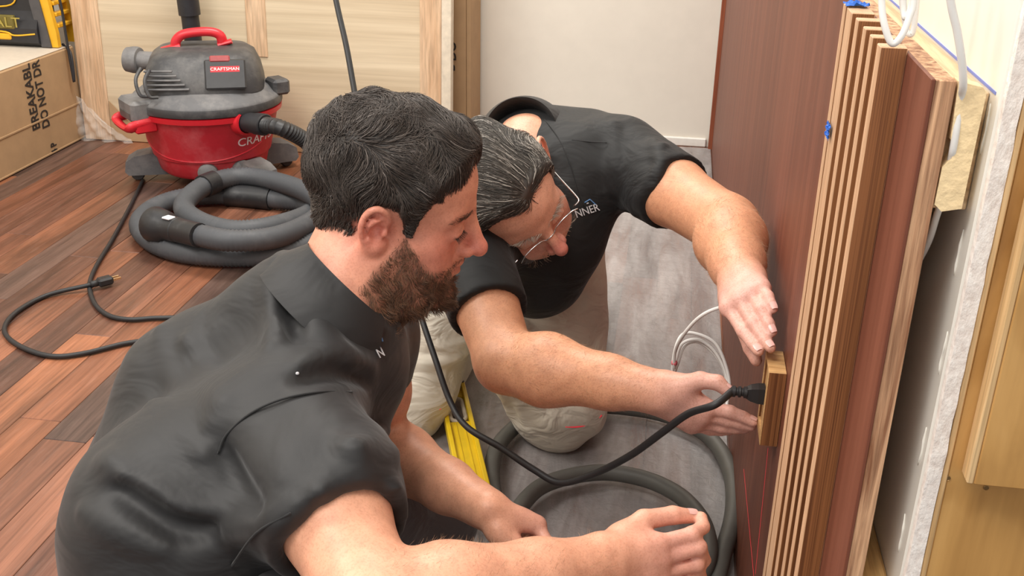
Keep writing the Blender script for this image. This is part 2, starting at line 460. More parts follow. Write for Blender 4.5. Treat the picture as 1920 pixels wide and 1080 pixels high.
# ================================================================== leaning boards and boxes
M['veneer'] = None
t = NT('pale_veneer'); n = t.noise(t.coord((.7, 1, 26)), 1.0, 5, .6, .3); n2 = t.noise(t.coord((3, 1, 170)), 1.0, 3)
c = t.ramp(n, [(.3, srgb(200, 180, 150)), (.7, srgb(228, 211, 182))]); c = t.mix(.5, c, t.ramp(n2, [(.3, (.9, .89, .87, 1)), (.65, (1.05, 1.05, 1.05, 1))]), 'MULTIPLY')
t.base(c); t.set(Roughness=.4); M['veneer'] = t.m
M['stile'] = wood('stile_wood', srgb(206, 168, 132), srgb(232, 200, 166), 30, .45, 'z')
M['card'] = simple('cardboard', srgb(176, 144, 108), .8, var=.06, nscale=18, bump=.05)
M['ink'] = simple('black_ink', srgb(46, 38, 34), .8)
LEAN = .06
door = empty('door_slab', (-1.5, 3.63, 0), 'pale wood door slab with stiles leaning on the back wall, wrapped in clear film', 'door')
def lean(mb):
    mb.v = [(x, y+LEAN*z, z) for x, y, z in mb.v]; return mb
YD = 3.63
child(lean(MB().box((-2.208, YD, .004), (-.782, YD+.035, 2.03), .003)), 'veneer_face', M['veneer'], door)
child(lean(MB().box((-2.212, YD-.006, .002), (-2.105, YD-.0002, 2.03), .002)), 'stile', M['stile'], door)
child(lean(MB().box((-.892, YD-.006, .002), (-.815, YD-.0002, 2.03), .002)), 'stile', M['stile'], door)
child(lean(MB().box((-.8148, YD-.004, .002), (-.779, YD+.038, 2.03), .002)), 'edge_band', simple('edge_band', srgb(222, 210, 190), .5), door)
child(lean(MB().box((-1.535, YD-.004, .347), (-1.46, YD-.0002, 2.03), .001)), 'stile', M['stile'], door)
child(lean(MB().box((-2.1048, YD-.004, .002), (-.8922, YD-.0002, .085), .002)), 'bottom_rail', M['card'], door)
mb = MB().prism([(-2.10, .085), (-2.03, .085), (-2.10, .155)], 0, .003, (0, YD-.0042, 0), (1, 0, 0), (0, 0, 1), (0, -1, 0)); child(lean(mb), 'corner_card', M['card'], door)
# loose clear film on the lower corner
t = NT('clear_film'); t.base(srgb(236, 232, 226)); t.b.inputs['Alpha'].default_value = .24; t.bump(t.noise(t.coord(), 70, 4), .6, .01); t.set(Roughness=.12); M['film'] = t.m
n_ = 26; g = np.linspace(0, 1, n_); U, W = np.meshgrid(g, g)
px = -2.235+U*(.23-.13*W); pz = .004+W*.19*(1-.55*U); py = YD-.014-.018*np.sin(U*9+W*3)**2-.012*np.abs(np.sin(W*14-U*8))*(1-W)
mb = MB(); mb.v = [(float(a), float(b), float(c_)) for a, b, c_ in zip(px.ravel(), (py+LEAN*pz).ravel(), pz.ravel())]
mb.f = [(j*n_+i, j*n_+i+1, (j+1)*n_+i+1, (j+1)*n_+i) for j in range(n_-1) for i in range(n_-1)]
child(mb, 'film_corner', M['film'], door, True)
# cardboard carton behind the right edge of the door
cb = empty('cardboard_carton', (-.82, 3.9, 0), 'narrow upright cardboard carton behind the right edge of the door', 'carton')
child(MB().box((-.95, 3.80, 0), (-.755, 3.84, 1.6), .002), 'panel', M['card'], cb)
child(MB().box((-.754, 3.80, 0), (-.738, 4.0, 1.6), .002), 'side_flap', M['card'], cb)
text('print_line', 'DO', .045, onY(848, 96, 3.798), (0, 0, 1), (-1, 0, 0), M['ink'], cb, bold=.001)
text('print_line', 'B', .045, onY(846, 127, 3.798), (0, 0, 1), (-1, 0, 0), M['ink'], cb, bold=.001)

# big box on the left
box = empty('cardboard_box', (-2.6, 3.0, 0), 'large brown cardboard box printed BREAKABLE DO NOT DROP on the left', 'box')
BX = -2.225; BZ = .352
child(MB().box((-3.3, 2.1, 0), (BX, 3.66, BZ), .006), 'carton_body', M['card'], box)
mb = MB().box((BX-.001, 2.1, .135), (BX+.0035, 3.655, .142), .001); child(mb, 'flap_fold', M['card'], box)
mb = MB().box((BX-.001, 2.12, .004), (BX+.0035, 3.655, .01), .001); child(mb, 'bottom_fold', M['card'], box)
M['box_top'] = simple('box_top_tape', srgb(208, 196, 180), .6, var=.05)
child(MB().box((-3.29, 2.11, BZ+.0002), (BX-.004, 3.65, BZ+.003), .001), 'top_flap', M['box_top'], box)
text('print_line', 'BREAKABL', .064, (BX+.0012, 3.345, .112), (0, 0, 1), (0, -1, 0), M['ink'], box, align='LEFT', bold=.0012, fit=.232)
text('print_line', 'DO NOT DR', .064, (BX+.0012, 3.405, .104), (0, 0, 1), (0, -1, 0), M['ink'], box, align='LEFT', bold=.0012, fit=.242)
text('print_line', '4 P', .05, (BX+.0012, 3.43, .022), (0, 0, 1), (0, -1, 0), M['ink'], box, sx=.6, bold=.0014)

# black and yellow jobsite charger on the box
M['tool_black'] = simple('tool_black_plastic', srgb(38, 38, 42), .45, var=.15, bump=.1)
M['tool_grey'] = simple('tool_grey_plastic', srgb(78, 76, 78), .5, var=.1)
M['tool_yellow'] = simple('tool_yellow_plastic', srgb(236, 178, 36), .4, var=.06)
rad = empty('jobsite_charger', (-2.45, 3.63, BZ+.003), 'black and yellow jobsite tool charger standing on the cardboard box', 'power tool')
z0 = BZ+.003
prof = [(0, 0), (.10, 0), (.13, .02), (.13, .07), (.118, .10), (.10, .13), (.10, .30), (0, .30)]
child(MB().prism([(-p[0], p[1]) for p in prof][::-1], -2.66, -2.30, (0, 3.69, z0), (0, 1, 0), (0, 0, 1), (1, 0, 0)), 'body', M['tool_black'], rad)
mb = MB().prism([(-2.30, .0), (-2.262, .0), (-2.274, .10), (-2.30, .30), (-2.335, .30), (-2.32, .15)], 0, .012, (0, 3.585, z0+.004), (1, 0, 0), (0, 0, 1), (0, -1, 0)); child(mb, 'side_pad', M['tool_grey'], rad)
for yy in (3.60, 3.715):
    mb = MB().prism([(-2.268, 0), (-2.238, 0), (-2.238, .05), (-2.268, .30), (-2.30, .30)], 0, .02, (0, yy, z0+.003), (1, 0, 0), (0, 0, 1), (0, -1, 0)); child(mb, 'guard_post', M['tool_yellow'], rad)
for k in range(5): child(MB().box((-2.262-.004*k, 3.602, z0+.07+.04*k), (-2.236-.004*k, 3.695, z0+.085+.04*k), .003), 'guard_rib', M['tool_yellow'], rad)
child(MB().tube(catmull([(-2.66, 3.556, z0+.058), (-2.44, 3.556, z0+.058), (-2.39, 3.556, z0+.045), (-2.31, 3.56, z0+.052)], 6), .003, 8), 'trim_line', M['tool_yellow'], rad, True)
child(MB().tube(catmull([(-2.66, 3.584, z0+.145), (-2.42, 3.584, z0+.145), (-2.37, 3.586, z0+.2), (-2.33, 3.586, z0+.28)], 6), .003, 8), 'trim_line', M['tool_yellow'], rad, True)
child(MB().box((-2.66, 3.576, z0+.19), (-2.40, 3.588, z0+.225), .004), 'display_bar', M['tool_yellow'], rad)
child(MB().box((-2.462, 3.553, z0+.028), (-2.405, 3.566, z0+.052), .005), 'button', M['tool_yellow'], rad)
child(MB().box((-2.64, 3.557, z0+.066), (-2.385, 3.575, z0+.116), .004), 'badge', simple('badge_plate', srgb(110, 98, 40), .5), rad)
text('badge_text', 'DEWALT', .052, (-2.478, 3.5545, z0+.09), (1, 0, 0), (0, 0, 1), simple('badge_ink', srgb(168, 150, 70), .5), rad, sx=1.15)
child(MB().tube(catmull([(-2.235, 3.60, z0+.27), (-2.215, 3.60, z0+.16), (-2.21, 3.595, z0+.03), (-2.20, 3.585, BZ-.12), (-2.205, 3.60, BZ-.02), (-2.25, 3.63, BZ+.0085)], 8), .005, 8), 'power_lead', M['tool_black'], rad, True)

# ================================================================== shop vacuum
def dusty(name, col, rough, dust, amt=(.5, .8), sc=6):
    t = NT(name); n = t.noise(t.coord(), sc, 6, .68); n2 = t.noise(t.coord((1, 1, 1)), 60, 3)
    c = t.mix(t.ramp(n, [(amt[0], (0, 0, 0, 1)), (amt[1], (.6, .6, .6, 1))]), col, dust)
    c = t.mix(.25, c, t.ramp(n2, [(.3, (.8, .8, .8, 1)), (.7, (1.1, 1.1, 1.1, 1))]), 'MULTIPLY')
    t.base(c); t.set(Roughness=rough); return t.m
M['vac_red'] = dusty('vacuum_red', srgb(196, 44, 56), .42, srgb(222, 128, 132), (.48, .8), 7)
M['vac_red2'] = dusty('vacuum_red_clean', srgb(206, 36, 48), .35, srgb(220, 130, 130), (.62, .95), 9)
M['vac_blk'] = dusty('vacuum_black', srgb(62, 62, 64), .5, srgb(150, 146, 142), (.45, .85), 8)
M['vac_gry'] = dusty('vacuum_grey', srgb(96, 96, 98), .6, srgb(168, 164, 160), (.42, .8), 8)
VC = A(-1.545, 3.30, 0)
vac = empty('shop_vacuum', VC, 'dusty red and black shop vacuum with red carry handle', 'vacuum')
def V_(mb, name, mat, smooth=True, ang=35): return child(mb, name, mat, vac, smooth, ang)
body = V_(MB().lathe([(.165, .045), (.178, .06), (.190, .115), (.197, .118), (.228, .268), (.232, .275)], VC, 64), 'drum', M['vac_red'])
V_(MB().lathe([(.232, .274), (.243, .278), (.245, .296), (.236, .300)], VC, 64), 'drum_rim', M['vac_red2'])
lid = V_(MB().lathe([(.236, .299), (.244, .302), (.245, .330), (.240, .340), (.205, .368), (.190, .372)], VC, 64), 'lid', M['vac_gry'])
V_(MB().lathe([(.2462, .303), (.2472, .306), (.2472, .327), (.2455, .332)], VC, 64, cap=False), 'lid_band', M['vac_blk'])
# motor housing: rounded block, drawn as stacked rounded rectangles
def rrect(hx, hy, r, n=8):
    out = []
    for sx, sy, a0 in ((1, 1, 0), (-1, 1, 90), (-1, -1, 180), (1, -1, 270)):
        for k in range(n):
            a = math.radians(a0+90*k/(n-1)); out.append((sx*(hx-r)+r*math.cos(a), sy*(hy-r)+r*math.sin(a)))
    return out
def stack(levels, c, rot=0):
    v = []; n = None; f = []
    ca, sa = math.cos(rot), math.sin(rot)
    for hx, hy, r, z, dx, dy in levels:
        q = rrect(hx, hy, r); n = len(q)
        for x, y in q:
            x += dx; y += dy
            v.append((c[0]+x*ca-y*sa, c[1]+x*sa+y*ca, c[2]+z))
    for j in range(len(levels)-1):
        for i in range(n):
            k = (i+1) % n; f.append((j*n+i, j*n+k, (j+1)*n+k, (j+1)*n+i))
    f.append(tuple(range(n))[::-1]); f.append(tuple((len(levels)-1)*n+i for i in range(n)))
    return MB().add(v, f)
ROT = .35
V_(stack([(.192, .165, .10, .366, 0, 0), (.190, .163, .10, .395, 0, 0), (.182, .150, .09, .44, 0, .005), (.165, .13, .08, .485, 0, .012), (.140, .105, .07, .505, 0, .018), (.10, .07, .05, .512, 0, .02)], VC, ROT), 'motor_housing', M['vac_blk'])
def vp(x, y, z):                                   # point in the vacuum's turned frame
    return VC+A(x*math.cos(ROT)-y*math.sin(ROT), x*math.sin(ROT)+y*math.cos(ROT), z)
ex, ey, ez = unit(vp(1, 0, 0)-VC), unit(vp(0, 1, 0)-VC), A(0, 0, 1)
# carry handle
hp = catmull([vp(-.09, .01, .500), vp(-.08, .01, .535), vp(-.05, .01, .556), vp(.02, .01, .562), vp(.058, .01, .548), vp(.066, .01, .51)], 6)
V_(MB().tube(hp, .017, 12, flat=(.8, 1.0)), 'carry_handle', M['vac_red2'])
V_(MB().tube([vp(-.13, .01, .494), vp(-.07, .01, .512)], .02, 10, flat=(1, .7)), 'handle_foot', M['vac_red2'])
V_(MB().tube([vp(.05, .01, .512), vp(.095, .01, .525)], .016, 10, flat=(1, .6)), 'handle_foot', M['vac_red2'])
# label plate, switch and stickers on the sloping front of the housing
def slope(x, t): return vp(x, -.163-.002+.052*t, .395+.10*t)
sn = unit(np.cross(ex, unit(slope(0, 1)-slope(0, 0)))); su = unit(slope(0, 1)-slope(0, 0))
V_(MB().obox(slope(.075, .42)-sn*-.002, (ex, su, sn), (.065, .055, .006), .005), 'control_panel', simple('vac_plate', srgb(52, 52, 54), .4), False)
V_(MB().obox(slope(.06, .92)+sn*.006, (ex, su, sn), (.032, .012, .005), .004), 'power_switch', simple('vac_switch', srgb(160, 70, 72), .5), False)
st = V_(MB().obox(slope(.075, .58)+sn*.0062, (ex, su, sn), (.046, .011, .002), .0005), 'sticker', M['vac_red2'], False)
text('sticker_text', 'CRAFTSMAN', .016, slope(.075, .58)+sn*.0085, ex, su, simple('white_print', srgb(240, 235, 232), .5), st)
text('rating_text', '12  6.0', .022, slope(.072, .35)+sn*.0066, ex, su, simple('grey_print', srgb(190, 188, 184), .5), vac)
# cooling slots on the left front
mb = MB()
for k in range(5):
    z = .392+.016*k
    pts = [VC+A(.1*0, 0, 0)+vp(x, -.168-.001*k+.10*max(0, (-x-.09))**1.0*1.4+ .012*k*.3, z)-VC for x in np.linspace(-.175, -.04-.012*k, 9)]
    V_(MB().tube(pts, .0042, 8), 'cooling_rib', M['vac_gry'])
# power lead wrapped over the ribs
for dx in (0, .03):
    V_(MB().tube(catmull([vp(-.185+dx, -.13-.03*(dx > 0), .465), vp(-.20+dx, -.165-.02*(dx > 0), .43), vp(-.19+dx, -.18-.02*(dx > 0), .38), vp(-.165+dx, -.175-.015*(dx > 0), .372)], 6), .006, 8), 'lead_wrap', M['vac_blk'])
# blower port to the left
pa = unit(A(-1, -.05, .02)); pc = dep(292, 120, proj_d) if False else VC+A(-.165, .0, .445)
V_(MB().lathe([(.034, 0), (.034, .06), (.046, .062), (.05, .07), (.05, .085), (.046, .105), (.036, .108), (.03, .08)], pc, 24, pa), 'blower_port', M['vac_gry'])
# latch with red bail
lc = VC+A(-.165, -.185, .285); le = unit(A(.72, -.69, 0)); ln = unit(A(-.69, -.72, 0))
V_(MB().obox(lc+A(0, 0, .03)+ln*-.01, (le, ln, ez), (.068, .045, .040), .012), 'latch_block', M['vac_gry'], False)
V_(MB().obox(lc+A(0, 0, .012)+ln*.033, (le, ln, ez), (.05, .004, .016), .003), 'latch_slot', M['vac_blk'], False)
b = [lc+le*-.066+ln*-.03+ez*-.005, lc+le*-.066+ln*.035+ez*-.012, lc+le*-.05+ln*.047+ez*-.026, lc+le*.05+ln*.047+ez*-.03, lc+le*.066+ln*.035+ez*-.016, lc+le*.066+ln*-.03+ez*-.008]
V_(MB().tube(catmull(b, 5), .012, 10, flat=(1, 1.5)), 'latch_bail', M['vac_red2'])
V_(MB().obox(lc+le*.062+ln*-.004+ez*-.022, (le, ln, ez), (.016, .036, .024), .006), 'latch_side', M['vac_red2'], False)
rc = VC+A(.215, .06, .33)
V_(MB().obox(rc+A(.012, .0, .03), (le, ln, ez), (.04, .03, .03), .01), 'rear_latch', M['vac_blk'], False)
# inlet and hose stub
hc = VC+unit(A(.80, -.60, 0))*.232+A(0, 0, .272); hn = unit(A(.93, -.36, .05))
V_(MB().lathe([(.048, -.02), (.048, .008), (.040, .010), (.040, -.01)], hc, 24, hn), 'inlet_ring', M['vac_red2'])
V_(MB().lathe([(.036, 0), (.037, .05), (.040, .052), (.040, .085), (.036, .088)], hc, 24, hn), 'inlet_cuff', M['tool_black'])
# wall text on the drum
def drum_text(body, size, ang0, z, mat, name):
    me_o = text(name, body, size, (0, 0, 0), (1, 0, 0), (0, 1, 0), mat, vac, .0008)
    me = me_o.data; n = len(me.vertices); co = np.empty(n*3); me.vertices.foreach_get('co', co); co = co.reshape(-1, 3)+np.array(VC)
    zz_ = z+co[:, 1]; R = .197+(.228-.197)*(zz_-.118)/.15+.0008+co[:, 2]
    th = ang0+co[:, 0]/.215
    W = np.stack([R*np.cos(th), R*np.sin(th), zz_], 1)
    me.vertices.foreach_set('co', W.ravel()); me.update()
drum_text('CRAFTSMAN', .046, math.radians(-8), .19, simple('drum_print', srgb(236, 220, 220), .5), 'drum_text')
# moulded bead, drain cap, feet
mb = MB(); pts = []
for k in range(41):
    a = math.radians(-165+150*k/40); z = .125+.075*((abs(k-22)/22)**2.2); R = .197+(.228-.197)*(z-.118)/.15
    pts.append(VC+A(R*math.cos(a), R*math.sin(a), z))
V_(mb.tube(pts, .003, 8), 'drum_bead', M['vac_red'])
for a in (-72, -38):
    d = A(math.cos(math.radians(a)), math.sin(math.radians(a)), 0)
    V_(MB().lathe([(.032, -.01), (.032, .012), (.026, .016), (.016, .022), (.0, .022)], VC+d*.19+A(0, 0, .085), 18, d), 'drain_cap', M['vac_gry'])
for a in (200, 330, 40, 130):
    d = A(math.cos(math.radians(a)), math.sin(math.radians(a)), 0); s = A(-d[1], d[0], 0)
    c0 = VC+d*.235
    mb = MB().prism([(-.09, .03), (-.085, .10), (-.03, .115), (.02, .105), (.05, .085), (.056, .045), (.045, .03)], -.042, .042, c0, d, (0, 0, 1), s)
    V_(mb, 'foot', M['vac_gry'], False)
    V_(MB().lathe([(.018, -.016), (.022, -.012), (.022, .012), (.018, .016)], c0+d*.02+A(0, 0, .0225), 16, s), 'caster', M['vac_blk'])
vac.scale = (1, 1, .88)
# hose from the inlet, running off behind the man
M['hose'] = dusty('hose_grey', srgb(74, 76, 80), .6, srgb(112, 112, 114), (.5, .9), 12)
M['cuff'] = dusty('hose_cuff', srgb(40, 40, 42), .45, srgb(110, 110, 110), (.55, .9), 14)
def ribbed(path, r, pitch=.011):
    P = np.array(path); d = np.r_[0, np.cumsum(np.linalg.norm(np.diff(P, axis=0), axis=1))]
    n = int(d[-1]/pitch)*2; s = np.linspace(0, d[-1], n)
    Q = np.stack([np.interp(s, d, P[:, k]) for k in range(3)], 1)
    return MB().tube(list(Q), [r*(1.0 if k % 2 else .90) for k in range(n)], 14)
p0 = A(hc[0], hc[1], hc[2]/1.0)+hn*.085
stub = catmull([p0, p0+hn*.07+A(0, 0, -.004), fl(575, 252, .21), fl(600, 290, .15), fl(625, 345, .09), fl(660, 400, .045)], 10)
vh = V_(ribbed(stub, .030), 'intake_hose', M['cuff'])
# coiled hose: its own thing
coil = empty('vacuum_hose', fl(430, 420), 'coiled grey ribbed hose lying on the planks in front of the vacuum', 'hose')
Zl, Zh = .034, .090
cpts = [(352, 436, .10), (430, 451, .10), (520, 444, .088), (590, 412, .07), (600, 378, Zh), (540, 347, Zh), (455, 331, Zh), (385, 348, Zh), (345, 385, .08), (370, 414, .075), (435, 432, .075), (515, 424, .07), (582, 400, .045), (572, 381, Zl), (520, 374, Zl), (430, 366, Zl), (350, 370, Zl), (290, 390, Zl), (262, 420, Zl), (285, 452, Zl), (340, 472, Zl), (420, 480, Zl), (510, 476, Zl), (600, 450, Zl), (680, 400, Zl)]
path = catmull([fl(u, v, z) for u, v, z in cpts], 14)
child(ribbed(path, .0315), 'corrugated_tube', M['hose'], coil, True)
e0 = path[0]; ed = unit(path[0]-path[6]); ed = unit(fl(262, 414, .085)-e0)
child(MB().lathe([(.034, -.05), (.034, .04), (.036, .042), (.036, .085), (.046, .10), (.052, .145), (.050, .15), (.046, .145), (.040, .10)], e0, 24, ed), 'nozzle_cuff', M['cuff'], coil, True, 40)
ti = int(14*14.6); tj = int(14*15.0)
for i0, i1 in ((int(14*14.15), int(14*15.2)), (int(14*6.75), int(14*7.2))):
    child(MB().tube(path[i0:i1], .0365, 18), 'joint_cuff', M['cuff'], coil, True, 40)
child(MB().obox(e0+ed*.07+A(.0, -.01, .036), (ed, unit(np.cross(A(0, 0, 1), ed)), A(0, 0, 1)), (.016, .012, .003), .002), 'paper_tag', simple('paper_tag', srgb(232, 232, 236), .6), coil)
# black wand standing behind
wand = empty('vacuum_wand', (-1.66, 3.56, 0), 'black plastic wand standing upright behind the vacuum against the door', 'wand')
wl, wr_ = onY(352, 0, 3.575), onY(362, 75, 3.575)
wd = unit(wl-wr_); base = wr_-wd*(wr_[2]/wd[2])
child(MB().tube([base+wd*.004, base+wd*.5499], .031, 16), 'wand_tube', M['tool_black'], wand, True, 40)
child(MB().tube([base+wd*.55, base+wd*1.1], .035, 16), 'wand_tube', M['tool_black'], wand, True, 40)
child(MB().tube([base+wd*.50, base+wd*.56], .038, 16), 'wand_collar', M['tool_black'], wand, True, 40)

# power lead of the vacuum with its plug
M['cord'] = simple('cord_black', srgb(38, 37, 38), .5, var=.1)
lead = empty('power_cord', fl(170, 540), 'thin black power cord looped on the planks left of the crouching person', 'cord')
lp = [(268, 338), (245, 385), (213, 445), (180, 500), (168, 535), (178, 570), (205, 592), (245, 599), (300, 596), (360, 600), (420, 640), (380, 660), (300, 640), (240, 643), (160, 662), (100, 668), (50, 655), (15, 633), (10, 610), (35, 582), (90, 553), (165, 535), (186, 530)]
zz_ = [.012]*len(lp); zz_[-1] = .014; zz_[-2] = .02; zz_[-3] = .012
child(MB().tube(catmull([fl(u, v, .007+(.009 if i >= 21 else 0)) for i, (u, v) in enumerate(lp)], 10), .0062, 8), 'lead', M['cord'], lead, True)
a, b = fl(184, 530, .018), fl(203, 525, .018); d = unit(b-a); s = unit(np.cross(A(0, 0, 1), d))
child(MB().tube([a-d*.02, a], .009, 10), 'strain_relief', M['cord'], lead, True)
plug_ = child(MB().obox(a+d*.018, (d, s, A(0, 0, 1)), (.02, .014, .011), .005), 'plug', M['cord'], lead)
M['brass'] = simple('brass', srgb(226, 196, 150), .25, .9)
for k in (-1, 1):
    child(MB().obox(a+d*.048+s*.007*k, (d, s, A(0, 0, 1)), (.011, .0012, .0035), .0005), 'prong', M['brass'], plug_)

# ================================================================== things around the kneeling man
M['rubber'] = simple('grey_rubber_hose', srgb(92, 91, 86), .5, var=.08, nscale=30)
gh = empty('grey_hose', fl(1150, 880), 'thick dark grey smooth hose coiled on the plastic sheet', 'hose')
R_ = .0155
gp = [(1335, 1120, .02), (1352, 1050, .02), (1375, 960, .02), (1368, 880, .02), (1330, 820, .02), (1260, 783, .02), (1180, 766, .02), (1080, 762, .02), (990, 785, .02), (938, 830, .02), (922, 880, .02), (930, 940, .02), (962, 1000, .022)]
child(MB().tube(catmull([fl(u, v, R_+z*.6) for u, v, z in gp], 10), R_, 14), 'outer_loop', M['rubber'], gh, True)
gp2 = [(955, 1010, .03), (970, 960, .03), (1010, 915, .03), (1070, 893, .03), (1140, 886, .03), (1215, 900, .03), (1275, 930, .035), (1312, 970, .045), (1328, 1015, .055), (1322, 1060, .05), (1290, 1110, .03)]
child(MB().tube(catmull([fl(u, v, R_+z*.6) for u, v, z in gp2], 10), R_, 14), 'inner_loop', M['rubber'], gh, True)
# yellow level
lv = empty('spirit_level', fl(860, 850), 'yellow spirit level lying on the plastic between the two people', 'level')
M['level'] = simple('level_yellow', srgb(226, 190, 30), .35, var=.05)
pA, pB = fl(848, 735, .045), fl(893, 935, .045); pA = pA+unit(pA-pB)*.02
ld = unit(pB-pA); ls = unit(np.cross(A(0, 0, 1), ld)); L = np.linalg.norm(pB-pA)
# I-beam: two flanges and a web with a hand hole
mid = (pA+pB)/2
for k in (-1, 1):
    child(MB().obox(mid+ls*.024*k, (ld, ls, A(0, 0, 1)), (L/2, .0045, .0125), .0015), 'flange', M['level'], lv)
hole0, hole1 = .06, .135
for a0, a1 in ((0, hole0-.012), (hole1+.012, L)):
    child(MB().obox(pA+ld*(a0+a1)/2, (ld, ls, A(0, 0, 1)), ((a1-a0)/2, .0196, .0035)), 'web', M['level'], lv)
mbr = []
for k in range(25):
    a_ = 2*math.pi*k/24
    mbr.append(pA+ld*((hole0+hole1)/2+(.03 if math.cos(a_) > 0 else -.03)+.0155*math.cos(a_))+ls*.0155*math.sin(a_)+A(0, 0, .002))
child(MB().tube(mbr, .0045, 8, cap=False), 'hand_hole_rim', simple('level_grip', srgb(196, 186, 168), .5), lv, True)
for k in (-1, 1):
    child(MB().obox(pA+ld*.3+ls*.008*k, (ld, ls, A(0, 0, 1)), (.15, .0016, .0055), .0005), 'groove_rib', M['level'], lv)
for e in (pA, pB):
    child(MB().obox(e, (ld, ls, A(0, 0, 1)), (.008, .029, .013), .003), 'end_cap', simple('level_cap', srgb(70, 66, 62), .6), lv)

# white data cable looped by the panel
M['wcable'] = simple('white_cable', srgb(226, 224, 220), .45, var=.03)
wc = empty('white_cable', dep(1352, 578, 1.5), 'thin white cable looped in the air beside the brown panel', 'cable')
def wz(u, v, x): return onX(u, v, x)
base_d = 1.62
loop = [onX(1432, 575, XP-.003), dep(1390, 572, 1.47), dep(1345, 578, 1.50), dep(1310, 596, 1.52), dep(1280, 630, 1.56), dep(1266, 660, 1.6), dep(1264, 690, 1.62)]
cc = dep(1315, 690, 1.62)
pts = list(loop)
rx = unit(CM[:, 0]); uy = unit(-CM[:, 1]); fz = unit(CM[:, 2])
def lpnt(du, dv, dd): return dep(1314+du, 690+dv, 1.62+dd)
for t_ in range(1, 3):
    k = 4*t_
    for (du, dv) in ((-50+k, -20+k), (-38+k, -50+k), (-5, -57+k), (25-k*.4, -38+k), (45-k*.4, 0), (52-k*.4, 35), (40, 62), (0, 75), (-38, 60), (-52, 25)):
        pts.append(lpnt(du, dv, .006*t_))
for (du, dv) in ((-50, -25), (-35, -62), (-5, -63), (28, -45), (46, -8), (54, 30), (50, 60)): pts.append(lpnt(du, dv, -.006))
pts.append(dep(1362, 768, 1.61))
child(MB().tube(catmull(pts, 8), .0027, 8), 'cable', M['wcable'], wc, True)
child(MB().tube([dep(1261, 680, 1.617), dep(1268, 681, 1.613)], .0042, 8), 'pink_mark', simple('pink_mark', srgb(230, 120, 130), .5), wc, True)

# wood block being fitted, with recess in its side
blk = empty('outlet_block', (.16, 1.22, .41), 'small fir block held on the brown panel with a black plug in its side', 'wood block')
bx0, bx1, by0, by1, bz0, bz1 = .1495, XP-.0005, 1.2, 1.262, .413, .521
tb = MB()
tb.box((bx0, by0, bz0), (bx1, by0+.012, bz1), .0006).box((bx0+.003, by0+.0121, bz0+.014), (bx1, by1-.010, bz1-.006), .0005).box((bx0, by1-.0099, bz0), (bx1, by1, bz1), .0006).box((bx0, by0+.0121, bz1-.0058), (bx1, by1-.01, bz1), .0004).box((bx0, by0+.0121, bz0), (bx1, by1-.01, bz0+.0138), .0004)
ob = child(tb, 'block', wood('block_fir', srgb(196, 148, 92), srgb(222, 178, 122), 120, .5, 'x', bump=.05), blk)
ob.data.materials.append(M['slat_side'])
for p in ob.data.polygons:
    if abs(p.normal.y) > .8: p.material_index = 1
# black cord hanging down and plugged into the block
pc_ = empty('extension_cord', dep(640, 0, 1.75), 'black extension cord hanging from above and plugged into the wood block', 'cord')
plug_tip = A(bx0+.0025, by0+.034, bz0+.0575)
def clerp(u, v, dd): return dep(u, v, dd)
plug_px = None
cp = [clerp(600, -260, 1.95), clerp(615, -80, 1.92), clerp(632, 10, 1.9), clerp(650, 90, 1.88), clerp(668, 190, 1.86), clerp(690, 300, 1.84), clerp(725, 420, 1.82), clerp(765, 520, 1.8), clerp(788, 590, 1.78), clerp(815, 670, 1.75), clerp(843, 750, 1.72), clerp(875, 800, 1.68), clerp(940, 840, 1.62), clerp(1000, 880, 1.56), clerp(1050, 905, 1.53), clerp(1110, 890, 1.50), clerp(1180, 855, 1.46), clerp(1240, 812, 1.42), clerp(1290, 776, 1.39), clerp(1340, 759, 1.36)]
pd = A(1, .02, 0)
cp += [plug_tip-A(.042, 0, 0)]
child(MB().tube(catmull(cp, 10), .0052, 10), 'cable', M['cord'], pc_, True)
prof = [(.0054, 0), (.0075, .002), (.0075, .006), (.0055, .007), (.0055, .009), (.0075, .010), (.0075, .013), (.0055, .014), (.0055, .016), (.0078, .017), (.0078, .021)]
child(MB().lathe(prof, plug_tip-A(.044, 0, 0), 14, (1, 0, 0)), 'strain_relief', M['cord'], pc_, True, 40)
pv = []
for x, hw in ((-.024, .0062), (-.018, .009), (-.009, .0108), (-.0005, .0112)):
    pv.append((x, hw))
mbp = MB(); v = []
for x, hw in pv:
    for a_, b_ in ((-1, -1), (1, -1), (1, 1), (-1, 1)): v.append(plug_tip+A(x, a_*hw*.8, b_*hw))
mbp.add(v, [(3, 2, 1, 0), (12, 13, 14, 15)]+[(j*4+i, j*4+(i+1) % 4, (j+1)*4+(i+1) % 4, (j+1)*4+i) for j in range(3) for i in range(4)])
child(mbp, 'plug', M['cord'], pc_)

# blue masking tape on the slats
M['tape'] = simple('blue_tape', srgb(30, 100, 200), .55, var=.12, nscale=80, bump=.4)
def crumple(name, c, ex_, ey_, w, h, label, seed):
    r = np.random.default_rng(seed); n = 9; mb = MB(); g = np.linspace(-1, 1, n); ez_ = np.cross(ex_, ey_)
    v = []
    for j in g:
        for i in g:
            rad = 1+.14*math.sin(5*math.atan2(j, i)+seed)
            v.append(np.array(c)+np.array(ex_)*i*w*rad+np.array(ey_)*j*h*rad+ez_*(.0012+abs(r.normal(0, .0016))))
    f = [(j*n+i, j*n+i+1, (j+1)*n+i+1, (j+1)*n+i) for j in range(n-1) for i in range(n-1)]
    o = mb.add(v, f).build(name, M['tape']); sm = o.modifiers.new('thickness', 'SOLIDIFY'); sm.thickness = .0004
    tag(o, label, 'tape', 'blue tape on the slats')
crumple('masking_tape', (.161, 1.013, 1.0005), (1, 0, 0), (0, 1, 0), .010, .010, 'crumpled blue masking tape on top of the farthest slats', 2)
